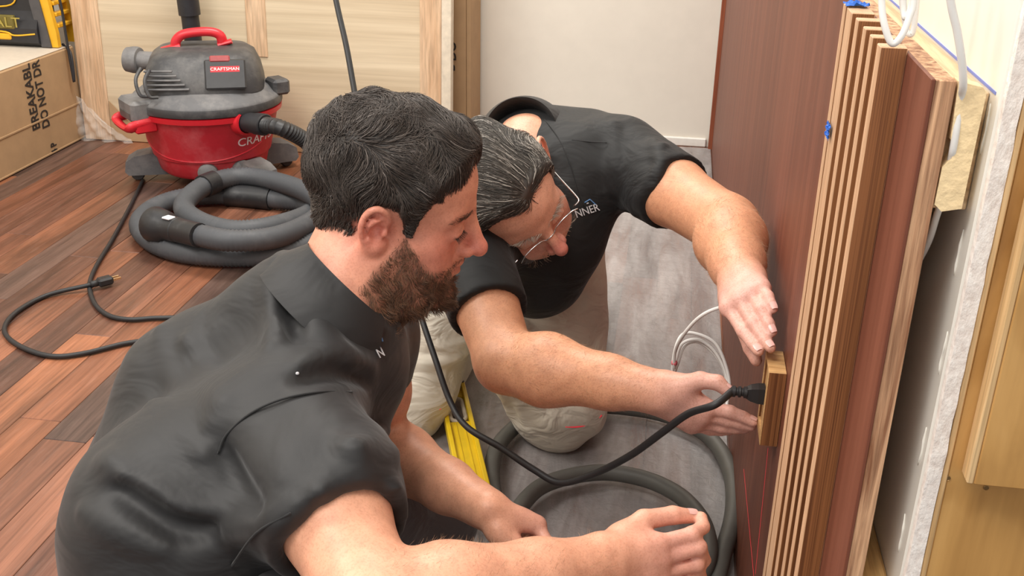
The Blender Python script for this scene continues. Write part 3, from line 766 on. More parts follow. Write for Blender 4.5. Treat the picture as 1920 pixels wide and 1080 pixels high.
crumple('masking_tape', (.1512, 1.001, .888), (0, -1, 0), (0, 0, 1), .010, .007, 'small scrap of blue masking tape stuck between the two farthest slats', 5)

# white cables by the top plate
def cable(name, pts, r, label, mat=M['wcable']):
    o = empty(name, pts[0], label, 'cable', 'white cables by the top plate'); child(MB().tube(catmull(pts, 10), r, 10), 'cable', mat, o, True); return o
def q(u, v, y): return onY(u, v, y)
cable('white_cable', [q(1650, -110, .775), q(1653, 0, .765), q(1658, 45, .76), q(1672, 81, .757), q(1690, 68, .757), q(1706, 30, .762), q(1713, 0, .765), q(1716, -110, .775)], .0024, 'white cable hanging in a loop over the front of the top plate')
cable('white_cable', [q(1695, -110, .80), q(1694, 0, .795), q(1697, 33, .79), q(1706, 20, .79), q(1713, -20, .795), q(1716, -110, .80)], .0022, 'short inner loop of white cable above the top plate')
cable('white_cable', [q(1724, -110, .835), q(1718, 10, .83), q(1712, 58, .828), q(1704, 64, .828), q(1698, 45, .83), q(1690, -10, .83), q(1686, -110, .835)], .0022, 'white cable loop closest to the blue chalk line')
cable('white_cable', [onY(1762, -140, .728), onY(1782, 0, .7275), onY(1795, 60, .7275), onY(1804, 120, .7285), onY(1806, 160, .7315), onY(1803, 178, .738), onY(1799, 200, .7395), onY(1796, 222, .7385), onY(1792, 250, .7372), onY(1787, 280, .7376), onY(1783, 300, .741), onY(1775, 340, .746), onY(1763, 385, .7515), onY(1756, 405, .758), onY(1742, 450, .775), onY(1722, 490, .80), onY(1700, 520, .83)], .0026, 'white printed cable running down through the notched end of the top plate')
# ================================================================== smooth solid modelling for bodies and clothes
class SDF:
    def __init__(s): s.p = []
    def prim(s, fn, lo, hi, k, op='u'): s.p.append((fn, np.array(lo, float), np.array(hi, float), op, k)); return s
    def cone(s, a, b, ra, rb, k=.01, op='u', sq=None):
        a = np.array(a, float); b = np.array(b, float); ab = b-a; L = max(ab@ab, 1e-12)
        def fn(P):
            t = np.clip((P-a)@ab/L, 0, 1); q = P-a-t[:, None]*ab
            return np.sqrt(np.einsum('ij,ij->i', q, q))-(ra+t*(rb-ra))
        m = max(ra, rb); return s.prim(fn, np.minimum(a, b)-m, np.maximum(a, b)+m, k, op)
    def chain(s, pts, rad, k=.01, op='u'):
        for i in range(len(pts)-1): s.cone(pts[i], pts[i+1], rad[i], rad[i+1], k, op)
        return s
    def poly(s, pts, rad, k=.01, op='u'):
        """a whole tapering line as one solid, so that it swells nowhere"""
        p = np.array(pts, float); rr = np.array(rad, float)
        def fn(P):
            d = np.full(len(P), 9.)
            for i in range(len(p)-1):
                ab = p[i+1]-p[i]; t = np.clip((P-p[i])@ab/max(ab@ab, 1e-12), 0, 1); q = P-p[i]-t[:, None]*ab
                d = np.minimum(d, np.sqrt(np.einsum('ij,ij->i', q, q))-(rr[i]+t*(rr[i+1]-rr[i])))
            return d
        return s.prim(fn, (p-rr[:, None]).min(0), (p+rr[:, None]).max(0), k, op)
    def ball(s, c, r, k=.01, op='u'): return s.cone(c, np.array(c)+1e-5, r, r, k, op)
    def ell(s, c, ax, r, k=.01, op='u'):
        c = np.array(c, float); ax = np.array(ax, float); r = np.array(r, float); rm = r.min()
        def fn(P):
            q = (P-c)@ax.T
            k0 = np.sqrt(((q/r)**2).sum(1)); k1 = np.sqrt(((q/(r*r))**2).sum(1))+1e-9
            return np.maximum(k0*(k0-1)/k1, -rm)
        e = np.sqrt(((ax.T*r)**2).sum(1)); return s.prim(fn, c-e, c+e, k, op)
    def slab(s, c, n, size, k=.004):
        """cut away everything on the +n side of the plane, within a ball of this size"""
        c = np.array(c, float); n = unit(n)
        def fn(P):
            q = P-c; return np.maximum(-(q@n), np.sqrt(np.einsum('ij,ij->i', q, q))-size)
        return s.prim(fn, c-size, c+size, k, 's')
    def __call__(s, P):
        lo = P.min(0); hi = P.max(0); d = np.full(len(P), 1.0)
        if getattr(s, 'n', 0) != len(s.p):
            m = np.array([q[4]+.04 for q in s.p])[:, None]; s.lo = np.array([q[1] for q in s.p])-m; s.hi = np.array([q[2] for q in s.p])+m; s.n = len(s.p)
        for i in np.nonzero(((s.lo <= hi) & (s.hi >= lo)).all(1))[0]:
            fn, l, h, op, k = s.p[i]
            e = fn(P)
            if op == 'u':
                t = np.clip(.5+.5*(d-e)/k, 0, 1); d = d*(1-t)+e*t-k*t*(1-t)
            else:
                e = -e; t = np.clip(.5-.5*(d-e)/k, 0, 1); d = d*(1-t)+e*t+k*t*(1-t)
        return d
    def bounds(s):
        u = [q for q in s.p if q[3] == 'u']
        return np.min([q[1] for q in u], 0), np.max([q[2] for q in u], 0)
def polygonize(f, lo, hi, h, B=12, smooth=1, near=None):
    """surface nets over the blocks that hold the surface"""
    lo = np.floor(np.array(lo)/h).astype(int)-2; hi = np.ceil(np.array(hi)/h).astype(int)+2
    nb = np.ceil((hi-lo)/B).astype(int)
    g = np.stack(np.meshgrid(*[np.arange(k) for k in nb], indexing='ij'), -1).reshape(-1, 3)
    cen = (lo+g*B+B/2)*h; d = np.concatenate([f(c) for c in np.array_split(cen, max(1, len(cen)//4000))])
    act = g[np.abs(d) < B*h*1.2]
    loc = np.stack(np.meshgrid(*[np.arange(B+1)]*3, indexing='ij'), -1).reshape(-1, 3)
    S = (nb*B+4).astype(np.int64)
    keys = []; verts = []; quads = []
    E = [((a, b, c), ax) for ax in range(3) for a in (0, 1) for b in (0, 1) for c in (0, 1) if (a, b, c)[ax] == 0]
    key = lambda I: ((I[:, 0]+1)*S[1]+(I[:, 1]+1))*S[2]+(I[:, 2]+1)
    for bk in act:
        o = lo+bk*B; v = f((o+loc)*h).reshape(B+1, B+1, B+1)
        s = v < 0
        if s.all() or not s.any(): continue
        acc = np.zeros((B, B, B, 3)); cnt = np.zeros((B, B, B))
        for c, ax in E:
            e = list(c); e[ax] = 1
            sl0 = tuple(slice(q, q+B) for q in c); sl1 = tuple(slice(q, q+B) for q in e)
            v0 = v[sl0]; v1 = v[sl1]; x = s[sl0] != s[sl1]
            t = np.where(x, v0/np.where(x, v0-v1, 1), 0)
            for k in range(3):
                acc[..., k] += np.where(x, (t if k == ax else c[k]), 0)
            cnt += x
        ii = np.argwhere(cnt > 0)
        p = acc[tuple(ii.T)]/cnt[tuple(ii.T)][:, None]
        keys.append(key(ii+bk*B)); verts.append((o+ii+p)*h)
        for ax in range(3):
            sl1 = [slice(0, B)]*3; sl1[ax] = slice(1, B+1)
            a = s[:B, :B, :B]; b = s[tuple(sl1)]; I = np.argwhere(a != b)
            if not len(I): continue
            inside = a[tuple(I.T)]; I = I+bk*B
            u, w = [(1, 2), (2, 0), (0, 1)][ax]
            du = np.zeros(3, int); du[u] = 1; dw = np.zeros(3, int); dw[w] = 1
            q = np.stack([key(I-du-dw), key(I-dw), key(I), key(I-du)], 1)
            q[~inside] = q[~inside][:, ::-1]; quads.append(q)
    keys = np.concatenate(keys); verts = np.concatenate(verts); quads = np.concatenate(quads)
    order = np.argsort(keys); keys = keys[order]; verts = verts[order]
    idx = np.searchsorted(keys, quads); idx = np.minimum(idx, len(keys)-1)
    ok = (keys[idx] == quads).all(1); F = idx[ok]
    for _ in range(smooth):
        a = np.concatenate([F[:, [0, 1]], F[:, [1, 2]], F[:, [2, 3]], F[:, [3, 0]]])
        sm = np.stack([np.bincount(a[:, 0], verts[a[:, 1], k], len(verts)) for k in range(3)], 1); n = np.bincount(a[:, 0], minlength=len(verts))
        sm2 = np.stack([np.bincount(a[:, 1], verts[a[:, 0], k], len(verts)) for k in range(3)], 1); n2 = np.bincount(a[:, 1], minlength=len(verts))
        verts = verts*.5+.5*(sm+sm2)/np.maximum(n+n2, 1)[:, None]
    return verts, F
def np_mesh(name, V, F, mat, parent=None, col=None, smooth=True, origin=None):
    org = np.zeros(3)
    if parent is not None:
        q = parent
        while q: org = org+np.array(q.matrix_basis.translation); q = q.parent
    me = bpy.data.meshes.new(name); k = F.shape[1]
    me.vertices.add(len(V)); me.vertices.foreach_set('co', (V-org).astype(np.float32).ravel())
    me.loops.add(len(F)*k); me.loops.foreach_set('vertex_index', F.astype(np.int32).ravel())
    me.polygons.add(len(F)); me.polygons.foreach_set('loop_start', np.arange(0, len(F)*k, k, dtype=np.int32))
    me.polygons.foreach_set('loop_total', np.full(len(F), k, dtype=np.int32))
    me.update(calc_edges=True)
    if smooth: me.polygons.foreach_set('use_smooth', np.ones(len(F), bool))
    if col is not None:
        a = me.color_attributes.new('Col', 'FLOAT_COLOR', 'POINT'); a.data.foreach_set('color', np.c_[col, np.ones(len(V))].astype(np.float32).ravel())
    me.materials.append(mat); me.update()
    o = bpy.data.objects.new(name, me); COL.objects.link(o)
    if parent is not None: o.parent = parent
    return o
def vnormals(V, F):
    n = np.cross(V[F[:, 2]]-V[F[:, 0]], V[F[:, 3]]-V[F[:, 1]]) if F.shape[1] == 4 else np.cross(V[F[:, 1]]-V[F[:, 0]], V[F[:, 2]]-V[F[:, 0]])
    out = np.stack([sum(np.bincount(F[:, j], n[:, k], len(V)) for j in range(F.shape[1])) for k in range(3)], 1)
    return out/np.maximum(np.linalg.norm(out, axis=1), 1e-12)[:, None]
def hit(S, u, v, d0=.6, d1=3.0):
    """point of a solid seen along a sight line"""
    r = ray(u, v)/FPX; ts = np.arange(d0, d1, .008)
    P = EYE+r[None]*ts[:, None]; d = S(P); i = np.nonzero(d < 0)[0]
    if not len(i): return None
    a, b = ts[max(i[0]-1, 0)], ts[i[0]]
    for _ in range(12):
        m = (a+b)/2
        if S((EYE+r*m)[None])[0] < 0: b = m
        else: a = m
    return EYE+r*b
def fold(S, px, r=.006, sink=.3, k=.012, op='u', n=4):
    """a crease or ridge in cloth following a line on the surface"""
    P = [hit(S, u, v) for u, v in px]; P = [p for p in P if p is not None]
    if len(P) < 2: return
    P = catmull(P, n); m = len(P); ry = CM[:, 2]
    rad = [r*(.35+.65*math.sin(math.pi*i/(m-1))**.6) for i in range(m)]
    P = [p+ry*(sink*q) for p, q in zip(P, rad)]
    S.poly(P, rad, k, op)
def strands(name, roots, nrm, dirs, length, width, mat, parent, segs=5, curl=.3, lift=.25, gravity=.0, seed=0, wave=60., taper=.25, hug=None, rise=.0, surf=None, off=None, col=None):
    """hair: thin three-sided tubes grown from roots"""
    r = np.random.default_rng(seed); N = len(roots)
    length = np.broadcast_to(length, (N,)); P = roots.copy(); n = nrm.copy()
    D = dirs+n*lift; D /= np.linalg.norm(D, axis=1)[:, None]
    # waves shared by neighbours so that the hair forms locks
    ph = r.uniform(0, 6.28, (4, 3)); fr = r.normal(0, wave, (4, 3, 3))
    pts = [P.copy()]
    for sgi in range(segs):
        W = np.stack([sum(np.sin(P@fr[j, :, k]+ph[j, k]) for j in range(4)) for k in range(3)], 1)*.5
        D2 = D+W*curl+r.normal(0, curl*.35, (N, 3)); D2[:, 2] -= gravity*(sgi+1)/segs
        if hug is not None:
            ne = hug(P); D2 -= ne*((D2*ne).sum(1)-rise*(1-sgi/segs))[:, None]
        D2 /= np.linalg.norm(D2, axis=1)[:, None]
        P = P+D2*(length/segs)[:, None]
        if surf is not None:
            P = P+hug(P)*np.clip(off*(.4+.6*(sgi+1)/segs)-surf(P), -.004, .02)[:, None]
        pts.append(P.copy()); D = D2*.6+D*.4
    pts = np.stack(pts, 1)                                   # N, segs+1, 3
    T = np.gradient(pts, axis=1); T /= np.maximum(np.linalg.norm(T, axis=2), 1e-9)[..., None]
    a = np.cross(T, r.normal(0, 1, (N, 1, 3))); a /= np.maximum(np.linalg.norm(a, axis=2), 1e-9)[..., None]; b = np.cross(T, a)
    wd = width*r.uniform(.7, 1.3, N)[:, None]*np.linspace(1, taper, segs+1)[None]
    ring = [pts+(a*math.cos(t)+b*math.sin(t))*wd[..., None] for t in (0, 2.094, 4.189)]
    V = np.stack(ring, 2).reshape(-1, 3)                      # N, segs+1, 3verts
    base = (np.arange(N)*(segs+1)*3)[:, None, None]; j = np.arange(segs)[None, :, None]*3; k = np.arange(3)[None, None, :]; k2 = (k+1) % 3
    F = np.stack(np.broadcast_arrays(base+j+k, base+j+k2, base+j+3+k2, base+j+3+k), -1).reshape(-1, 4)
    c = None
    if col is not None: c = np.repeat(col, (segs+1)*3, axis=0)
    return np_mesh(name, V, F, mat, parent, c)
def scatter(V, F, w, n, seed):
    """random roots on the faces, weighted"""
    r = np.random.default_rng(seed); area_ = np.linalg.norm(np.cross(V[F[:, 2]]-V[F[:, 0]], V[F[:, 3]]-V[F[:, 1]]), axis=1)*w[F].mean(1)
    i = r.choice(len(F), n, p=area_/area_.sum()); a, b = r.random((2, n, 1))
    q = F[i]; P = (V[q[:, 0]]*(1-a)+V[q[:, 1]]*a)*(1-b)+(V[q[:, 3]]*(1-a)+V[q[:, 2]]*a)*b
    N = vnormals(V, F)[q[:, 0]]; return P, N
# ================================================================== people
def skin_mat(name, freck):
    t = NT(name); a = t.n('ShaderNodeVertexColor'); a.layer_name = 'Col'
    n = t.noise(t.coord(), 55, 5, .6); n2 = t.noise(t.coord(), 420, 3, .6)
    c = t.mix(.8, a.outputs['Color'], t.ramp(n, [(.32, (.86, .80, .78, 1)), (.68, (1.1, 1.08, 1.06, 1))]), 'MULTIPLY')
    c = t.mix(freck, c, t.ramp(n2, [(.36, (.74, .60, .54, 1)), (.52, (1.02, 1.02, 1.02, 1))]), 'MULTIPLY')
    t.base(c); t.bump(n2, .12, .001); t.set(Roughness=.48)
    t.b.inputs['Subsurface Weight'].default_value = .18; t.b.inputs['Subsurface Radius'].default_value = (1, .35, .2); t.b.inputs['Subsurface Scale'].default_value = .008
    return t.m
def cloth(name, col, rough=.75, sheen=.25, nscale=900, var=.1, bump=.08, wrinkle=.0, wscale=11):
    t = NT(name); n = t.noise(t.coord(), nscale, 2); n2 = t.noise(t.coord(), 18, 4)
    d = tuple(c*(1-var) for c in col[:3])+(1,); l = tuple(c*(1+var) for c in col[:3])+(1,)
    t.base(t.ramp(n2, [(.3, d), (.7, l)])); t.bump(n, bump, .0008); t.set(Roughness=rough)
    if wrinkle:
        w1 = t.noise(t.coord((1, 1, 1.7)), wscale, 3, .5, 1.4); b2 = t.n('ShaderNodeBump'); b2.inputs['Strength'].default_value = wrinkle; b2.inputs['Distance'].default_value = .03
        t.l(w1, b2.inputs['Height']); t.l(b2.outputs[0], [q for q in t.t.nodes if q.type == 'BUMP' and q != b2][0].inputs['Normal'])
    t.b.inputs['Sheen Weight'].default_value = sheen; t.b.inputs['Sheen Roughness'].default_value = .45
    return t.m
def hair_mat(name, tint=(1, 1, 1, 1), rough=.55):
    t = NT(name); a = t.n('ShaderNodeVertexColor'); a.layer_name = 'Col'
    t.base(a.outputs['Color']); t.set(Roughness=rough); t.b.inputs['Specular IOR Level'].default_value = .55
    return t.m
M['skin_a'] = skin_mat('skin_ruddy', .35); M['skin_b'] = skin_mat('skin_tanned', .45)
M['hair'] = hair_mat('hair_strands')
M['nail'] = simple('finger_nail', srgb(230, 180, 170), .28, var=.04)
lin = lambda r, g, b: np.array(srgb(r, g, b)[:3])

def head(S, o, ax, sc=1.0, neck_to=None, neck_r=(.056, .062), nose=1.0, flare=.30, es=1.0):
    """skull, face, ears in a head frame: x ahead, y left, z up"""
    W = lambda x, y, z: o+(ax[0]*x+ax[1]*y+ax[2]*z)*sc
    E = lambda c, r, k, op='u': S.ell(W(*c), ax, np.array(r)*sc, k, op)
    C = lambda a, b, ra, rb, k, op='u': S.cone(W(*a), W(*b), ra*sc, rb*sc, k, op)
    E((-.010, 0, .046), (.098, .077, .084), .01)
    E((.034, 0, .045), (.058, .061, .058), .03)
    E((.030, 0, -.030), (.056, .058, .075), .03)
    for s in (-1, 1):
        E((.050, .044*s, -.016), (.026, .021, .020), .025)
        C((-.004, .054*s, -.052), (.052, .032*s, -.098), .021, .020, .025)
        C((.052, .032*s, -.098), (.080, .004*s, -.106), .020, .017, .02)
        C((.083, .010*s, .028), (.070, .046*s, .026), .011, .010, .016)
        E((.060, .034*s, -.050), (.024, .022, .028), .025)
    E((.084, 0, -.104), (.016, .019, .015), .015)
    E((.076, 0, -.060), (.021, .029, .027), .02)
    for s in (-1, 1):
        S.ball(W(.104, .037*s, .007), .0185*sc, .011, 's')
        E((.0785, .032*s, .006), (.0135, .0165, .0125), .006)
        C((.0915, .021*s, .0055), (.0865, .045*s, .0035), .0030, .0026, .003)          # upper lid
        C((.0950, .020*s, .0140), (.0890, .048*s, .0125), .0024, .0024, .003, 's')
        C((.0885, .024*s, -.0035), (.0845, .043*s, -.0025), .0022, .0022, .004)
    # nose
    C((.074, 0, .024), (.086, 0, -.034), .014, .015, .012)
    C((.090, 0, .024), (.116, 0, -.024), .0085, .0105, .012)
    S.ball(W(.1165+.002*nose, 0, -.0275), .0112*sc, .008)
    for s in (-1, 1):
        E((.102, .013*s, -.0315), (.011, .0070, .0078), .005)
        S.ball(W(.110, .0065*s, -.0410), .0042*sc, .003, 's'); C((.0935, .020*s, -.024), (.090, .024*s, -.038), .0022, .0022, .004, 's')
    C((.098, 0, -.038), (.097, 0, -.048), .006, .006, .008)
    # mouth
    for s in (-1, 1):
        C((.098, 0, -.0545), (.087, .023*s, -.059), .0052, .003, .005)
        C((.0965, 0, -.0665), (.087, .022*s, -.060), .0058, .003, .005)
        C((.1035, .0, -.0600), (.091, .022*s, -.0598), .0018, .0016, .003, 's')
    # ears
    for s in (-1, 1):
        eo = A(-.008, .071*s, .002); ey0 = eo[1]
        out = lambda e, f, q: W(eo[0]+e*.80*es, ey0+s*(q-flare*e*.8)*es, eo[2]+f*.88*es)
        tl = [(.010, .004, .002), (.013, .018, .006), (.007, .030, .010), (-.006, .035, .012), (-.018, .028, .012), (-.023, .012, .012), (-.021, -.004, .011), (-.013, -.018, .009), (-.003, -.029, .006), (.007, -.028, .003), (.010, -.020, .001)]
        P = catmull([out(*q) for q in tl], 3)
        S.chain(P, [.0040*sc]*len(P), .003)
        E((eo[0]-.004, eo[1]+s*.003, eo[2]+.004), (.0135, .0055, .0255), .004)
        P = catmull([out(*q) for q in [(.001, .020, .010), (-.010, .014, .011), (-.013, .0, .010), (-.006, -.012, .008)]], 3)
        S.chain(P, [.0034*sc]*len(P), .004)
        S.ball(out(.001, -.002, .011), .0105*sc, .003, 's'); S.poly([out(*q) for q in [(.005, .024, .013), (-.006, .028, .014), (-.0155, .020, .014), (-.017, .004, .0135), (-.0135, -.010, .012)]], [.0024*sc]*5, .002, 's'); S.ball(out(-.001, .024, .012), .004*sc, .004, 's')
        S.ball(out(.011, -.004, .006), .0048*sc, .004)
        S.ball(out(.002, -.024, .005), .0062*sc, .005)
    if neck_to is not None:
        S.cone(W(-.026, 0, -.035), neck_to, neck_r[0], neck_r[1], .03)
        S.cone(W(.03, 0, -.085), neck_to+(W(.03, 0, -.09)-W(-.026, 0, -.05))*.35, .030, .042, .035)
    return W
def skull(S, o, ax):
    E = lambda c, r, k: S.ell(o+np.array(c)@ax, ax, r, k)
    E((-.010, 0, .046), (.098, .077, .084), .01); E((.034, 0, .045), (.058, .061, .058), .03); E((.030, 0, -.030), (.056, .058, .075), .03)
    S.cone(o+A(-.026, 0, -.035)@ax, o+A(-.05, 0, -.14)@ax, .058, .06, .03)
def hugger(o, ax):
    c = A(-.005, 0, .03); r2 = A(.105, .085, .095)**2
    def fn(P):
        g = (to_local(P, o, ax)-c)/r2; g = g@np.array(ax); return g/np.linalg.norm(g, axis=1)[:, None]
    return fn
def to_local(P, o, ax, sc=1.0): return (P-o)@np.array(ax).T/sc

def hand(S, wrist, fingers, thumb, fr=(.0096, .0088, .0082, .0070), wr=(.027, .021), side=None):
    """palm plus four fingers of three bones and a thumb that leaves the side of the palm"""
    mc = [f[0] for f in fingers]
    w = np.array(wrist); s = unit(mc[0]-mc[3])
    wk = [w+s*.016, w+s*.006, w-s*.005, w-s*.015]
    for i, m in enumerate(mc):
        S.cone(wk[i], m, .0165, .0118 if i < 3 else .0105, .016)
    for i in range(3): S.cone(mc[i]*.8+w*.2, mc[i+1]*.8+w*.2, .0115, .011, .012)
    sc = [1.0, 1.03, .98, .86]
    for i, f in enumerate(fingers):
        r = [q*sc[i] for q in fr]
        for j in range(3): S.cone(f[j], f[j+1], r[j], r[j+1], .0022)
        S.ball(f[1], r[1]*1.07, .003); S.ball(f[0], .0118*sc[i], .006)
    t = thumb
    S.cone(t[0], t[1], .0165, .0125, .014); S.cone(t[1], t[2], .0115, .0105, .003); S.cone(t[2], t[3], .0108, .0082, .003)
    S.cone(t[0], mc[0]*.6+w*.4, .015, .012, .014)
def nail(tip, prev, up, w, parent, r=.0076, name='fingernail'):
    """a nail plate lying on the back of a finger end"""
    d = unit(tip-prev); up = unit(up-d*(up@d)); sd = np.cross(d, up); v = []; n = 6
    for i in range(n):
        a = i/(n-1)
        for j in range(5):
            b = (j-2)/2*(1-.25*a**3-.15*(1-a)**3); q = w*b
            v.append(tip+d*(w*(-1.5+2.2*a))+sd*q+up*(math.sqrt(max(r*r-q*q, 1e-9))+.0006-.0016*max(0, a-.6)))
    f = [(i*5+j, i*5+j+1, (i+1)*5+j+1, (i+1)*5+j) for i in range(n-1) for j in range(4)]
    return child(MB().add(v, f), name, M['nail'], parent, True)
def arm(S, sh, el, wr, r=(.052, .046, .042, .049, .029), k=.02):
    """upper arm and forearm with their swell and taper"""
    S.cone(sh, sh+(el-sh)*.5, r[0], r[1]*1.06, k); S.cone(sh+(el-sh)*.5, el, r[1]*1.06, r[2], k)
    S.cone(el, el+(wr-el)*.28, r[2], r[3], k); S.cone(el+(wr-el)*.28, el+(wr-el)*.68, r[3], r[4]*1.22, k); S.cone(el+(wr-el)*.68, wr, r[4]*1.22, r[4], k)
def ramp01(x, a, b): return np.clip((x-a)/(b-a), 0, 1)
def seg_d(P, a, b):
    ab = b-a; t = np.clip((P-a)@ab/(ab@ab), 0, 1); return np.linalg.norm(P-a-t[:, None]*ab, axis=1)
def blob(P, c, r): return np.exp(-((P-c)**2).sum(1)/(r*r))

# ------------------------------------------------------------------ the bearded man crouching in front
pa = empty('person', (-.60, 1.05, 0), 'crouching person in a charcoal polo shirt, one fist stretched out above the grey hose', 'person')
H1 = dep(738, 386, 1.33)
pit, yaw, rol = math.radians(14), math.radians(7), math.radians(6)
f1 = A(math.cos(pit)*math.cos(yaw), math.cos(pit)*math.sin(yaw), -math.sin(pit)); l1 = unit(np.cross(A(0, 0, 1), f1)); u1 = np.cross(f1, l1)
AX1 = np.array([f1, l1*math.cos(rol)+u1*math.sin(rol), u1*math.cos(rol)-l1*math.sin(rol)])
NB1 = dep(620, 592, 1.325)
Rs, Re, Rw = dep(558, 815, 1.18), dep(705, 1150, 1.0), dep(1130, 1056, 1.15)
Ls, Le, Lw = dep(700, 628, 1.50), dep(700, 830, 1.64), dep(912, 954, 1.45)
HC1 = A(-.555, 1.03, .225)
Rh, Lh = HC1+A(.0, -.12, 0), HC1+A(.02, .12, 0)
Rk, Lk = A(-.235, .80, .36), A(-.345, 1.40, .095)
Ra, La = A(-.42, .80, .07), A(-.62, 1.40, .06)
B1 = SDF()
# torso and legs under the clothes
B1.cone(NB1+A(-.02, 0, -.04), HC1, .09, .085, .04); B1.cone(Rs, NB1+A(-.03, 0, -.08), .045, .05, .04); B1.cone(Ls, NB1+A(-.03, 0, -.08), .045, .05, .04); B1.cone(Rh, Lh, .075, .075, .03)
B1.cone(Rh, Rk, .07, .05, .03); B1.cone(Rk, Ra, .05, .035, .02); B1.cone(Lh, Lk, .07, .05, .03); B1.cone(Lk, La, .05, .035, .02)
W1 = head(B1, H1, AX1, 1.0, NB1, (.058, .066))
arm(B1, Rs, Re, Rw, (.058, .052, .047, .052, .031)); arm(B1, Ls, Le, Lw, (.054, .050, .044, .050, .030))
d_ = dep
fR = [[d_(1232, 1020, 1.165), d_(1298, 1002, 1.175), d_(1318, 988, 1.19), d_(1315, 970, 1.20)],
      [d_(1237, 1046, 1.165), d_(1310, 1026, 1.175), d_(1319, 1050, 1.195), d_(1296, 1056, 1.205)],
      [d_(1235, 1072, 1.17), d_(1306, 1058, 1.18), d_(1312, 1080, 1.20), d_(1288, 1084, 1.21)],
      [d_(1228, 1096, 1.175), d_(1292, 1088, 1.185), d_(1298, 1106, 1.20), d_(1276, 1110, 1.21)]]
tR = [d_(1168, 1010, 1.17), d_(1207, 975, 1.185), d_(1262, 966, 1.195), d_(1298, 968, 1.203)]
hand(B1, Rw, fR, tR)
fL = [[d_(1008, 984, 1.45), d_(1026, 1018, 1.435), d_(1012, 1034, 1.45), d_(996, 1022, 1.465)],
      [d_(1000, 982, 1.475), d_(1020, 1018, 1.465), d_(1006, 1036, 1.48), d_(990, 1022, 1.49)],
      [d_(988, 982, 1.50), d_(1006, 1016, 1.49), d_(994, 1032, 1.50), d_(980, 1018, 1.51)],
      [d_(974, 984, 1.52), d_(990, 1012, 1.51), d_(980, 1026, 1.52), d_(968, 1014, 1.525)]]
tL = [d_(935, 996, 1.43), d_(962, 1016, 1.425), d_(985, 1034, 1.435), d_(1000, 1040, 1.45)]
hand(B1, Lw, fL, tL)
lo, hi = B1.bounds()
V1, F1 = polygonize(B1, lo, hi, .0028)
Lc = to_local(V1, H1, AX1)
c1 = np.tile(lin(226, 168, 138), (len(V1), 1))
def tint(c, w, col): return c*(1-w[:, None])+np.array(col)*w[:, None]
near_head = ramp01(np.linalg.norm(V1-H1, axis=1), .22, .15)
c1 = tint(c1, near_head, lin(224, 160, 134))
c1 = tint(c1, near_head*blob(Lc, A(.07, -.045, -.018), .04)*.7, lin(220, 134, 116)); c1 = tint(c1, near_head*blob(Lc, A(.07, .045, -.018), .04)*.7, lin(220, 134, 116))
c1 = tint(c1, near_head*blob(Lc, A(.118, 0, -.026), .022)*.8, lin(216, 122, 108))
for s in (-1, 1): c1 = tint(c1, near_head*blob(Lc, A(-.012, .08*s, .002), .034)*.75, lin(224, 134, 118))
for hw, k in ((Rw, fR), (Lw, fL)):
    cen = (k[1][0]+k[1][1])/2; c1 = tint(c1, np.exp(-((V1-cen)**2).sum(1)/.06**2)*.8, lin(226, 168, 154))
lip = blob(Lc*A(1, .5, 1.4), A(.096, 0, -.060*1.4), .012)*near_head; c1 = tint(c1, lip*.7, lin(176, 100, 92))
lash_crease = np.zeros(len(V1))  # dark lash line, plus shade painted into the lid crease
for s in (-1, 1): lash_crease += np.exp(-(seg_d(Lc, A(.0935, .019*s, .0022), A(.0875, .047*s, .0002))/.0026)**2)*.95+np.exp(-(seg_d(Lc, A(.0945, .020*s, .0125), A(.0885, .047*s, .0110))/.0024)**2)*.35
c1 = tint(c1, np.clip(lash_crease, 0, .85)*near_head, lin(74, 44, 38))
# beard shadow and the cropped nape
def beard_mask(L):
    x, y, z = L.T
    top = np.interp(x, [.0, .02, .036, .05, .07, .088, .12], [.016, .012, -.010, -.030, -.046, -.043, -.041])
    back = np.interp(z, [-.14, -.10, -.07, -.045, -.02, .01], [.02, .0, -.012, .002, .020, .022])
    m = ramp01(top-z, -.002, .010)*ramp01(x-back, -.003, .008)*ramp01(z, -.150, -.132)
    lips = (np.abs(y) < .025) & (z > -.074) & (z < -.0495) & (x > .080)
    return m*(~lips)*(1-.55*ramp01(x, .075, .09)*ramp01(z, -.085, -.07))
bm = beard_mask(Lc)*near_head
c1 = tint(c1, bm*.55, lin(104, 72, 56))
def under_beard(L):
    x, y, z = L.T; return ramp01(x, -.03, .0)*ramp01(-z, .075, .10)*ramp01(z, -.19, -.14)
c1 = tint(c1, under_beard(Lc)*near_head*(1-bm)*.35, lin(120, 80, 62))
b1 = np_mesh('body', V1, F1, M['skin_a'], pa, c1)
# hair
HL1 = ([-.14, -.083, -.047, -.034, -.027, -.015, .012, .018, .022, .034, .04, .048, .065, .08, .1], [-.05, -.044, -.030, -.022, .018, .036, .036, .02, -.004, -.004, .030, .052, .076, .090, .098])
skull1 = SDF(); skull(skull1, H1, AX1)
def hair1(P):
    L = to_local(P, H1, AX1); x, y, z = L.T
    m = z-np.interp(x, *HL1)
    T = .0065+.006*ramp01(z, .03, .11)+.006*ramp01(x, .02, .08)*ramp01(z, .06, .09)+.004*ramp01(-x, .04, .1)
    T = T*(1-.6*ramp01(z, .035, .01)*ramp01(x, .005, .015))
    T = T+.0035*np.sin(x*95+y*40)*np.sin(z*80+y*70+1)
    return skull1(P)-np.minimum(T, m*.75)
lo, hi = H1-.19, H1+.19
Vh, Fh = polygonize(hair1, lo, hi, .0035)
Lh_ = to_local(Vh, H1, AX1); mm = Lh_[:, 2]-np.interp(Lh_[:, 0], *HL1)
keep = (mm > .0005) & (Lh_[:, 2] > -.06)
kf = keep[Fh].all(1); Fk = Fh[kf]; us, inv = np.unique(Fk, return_inverse=True); Vk = Vh[us]; Fk = inv.reshape(-1, 4)
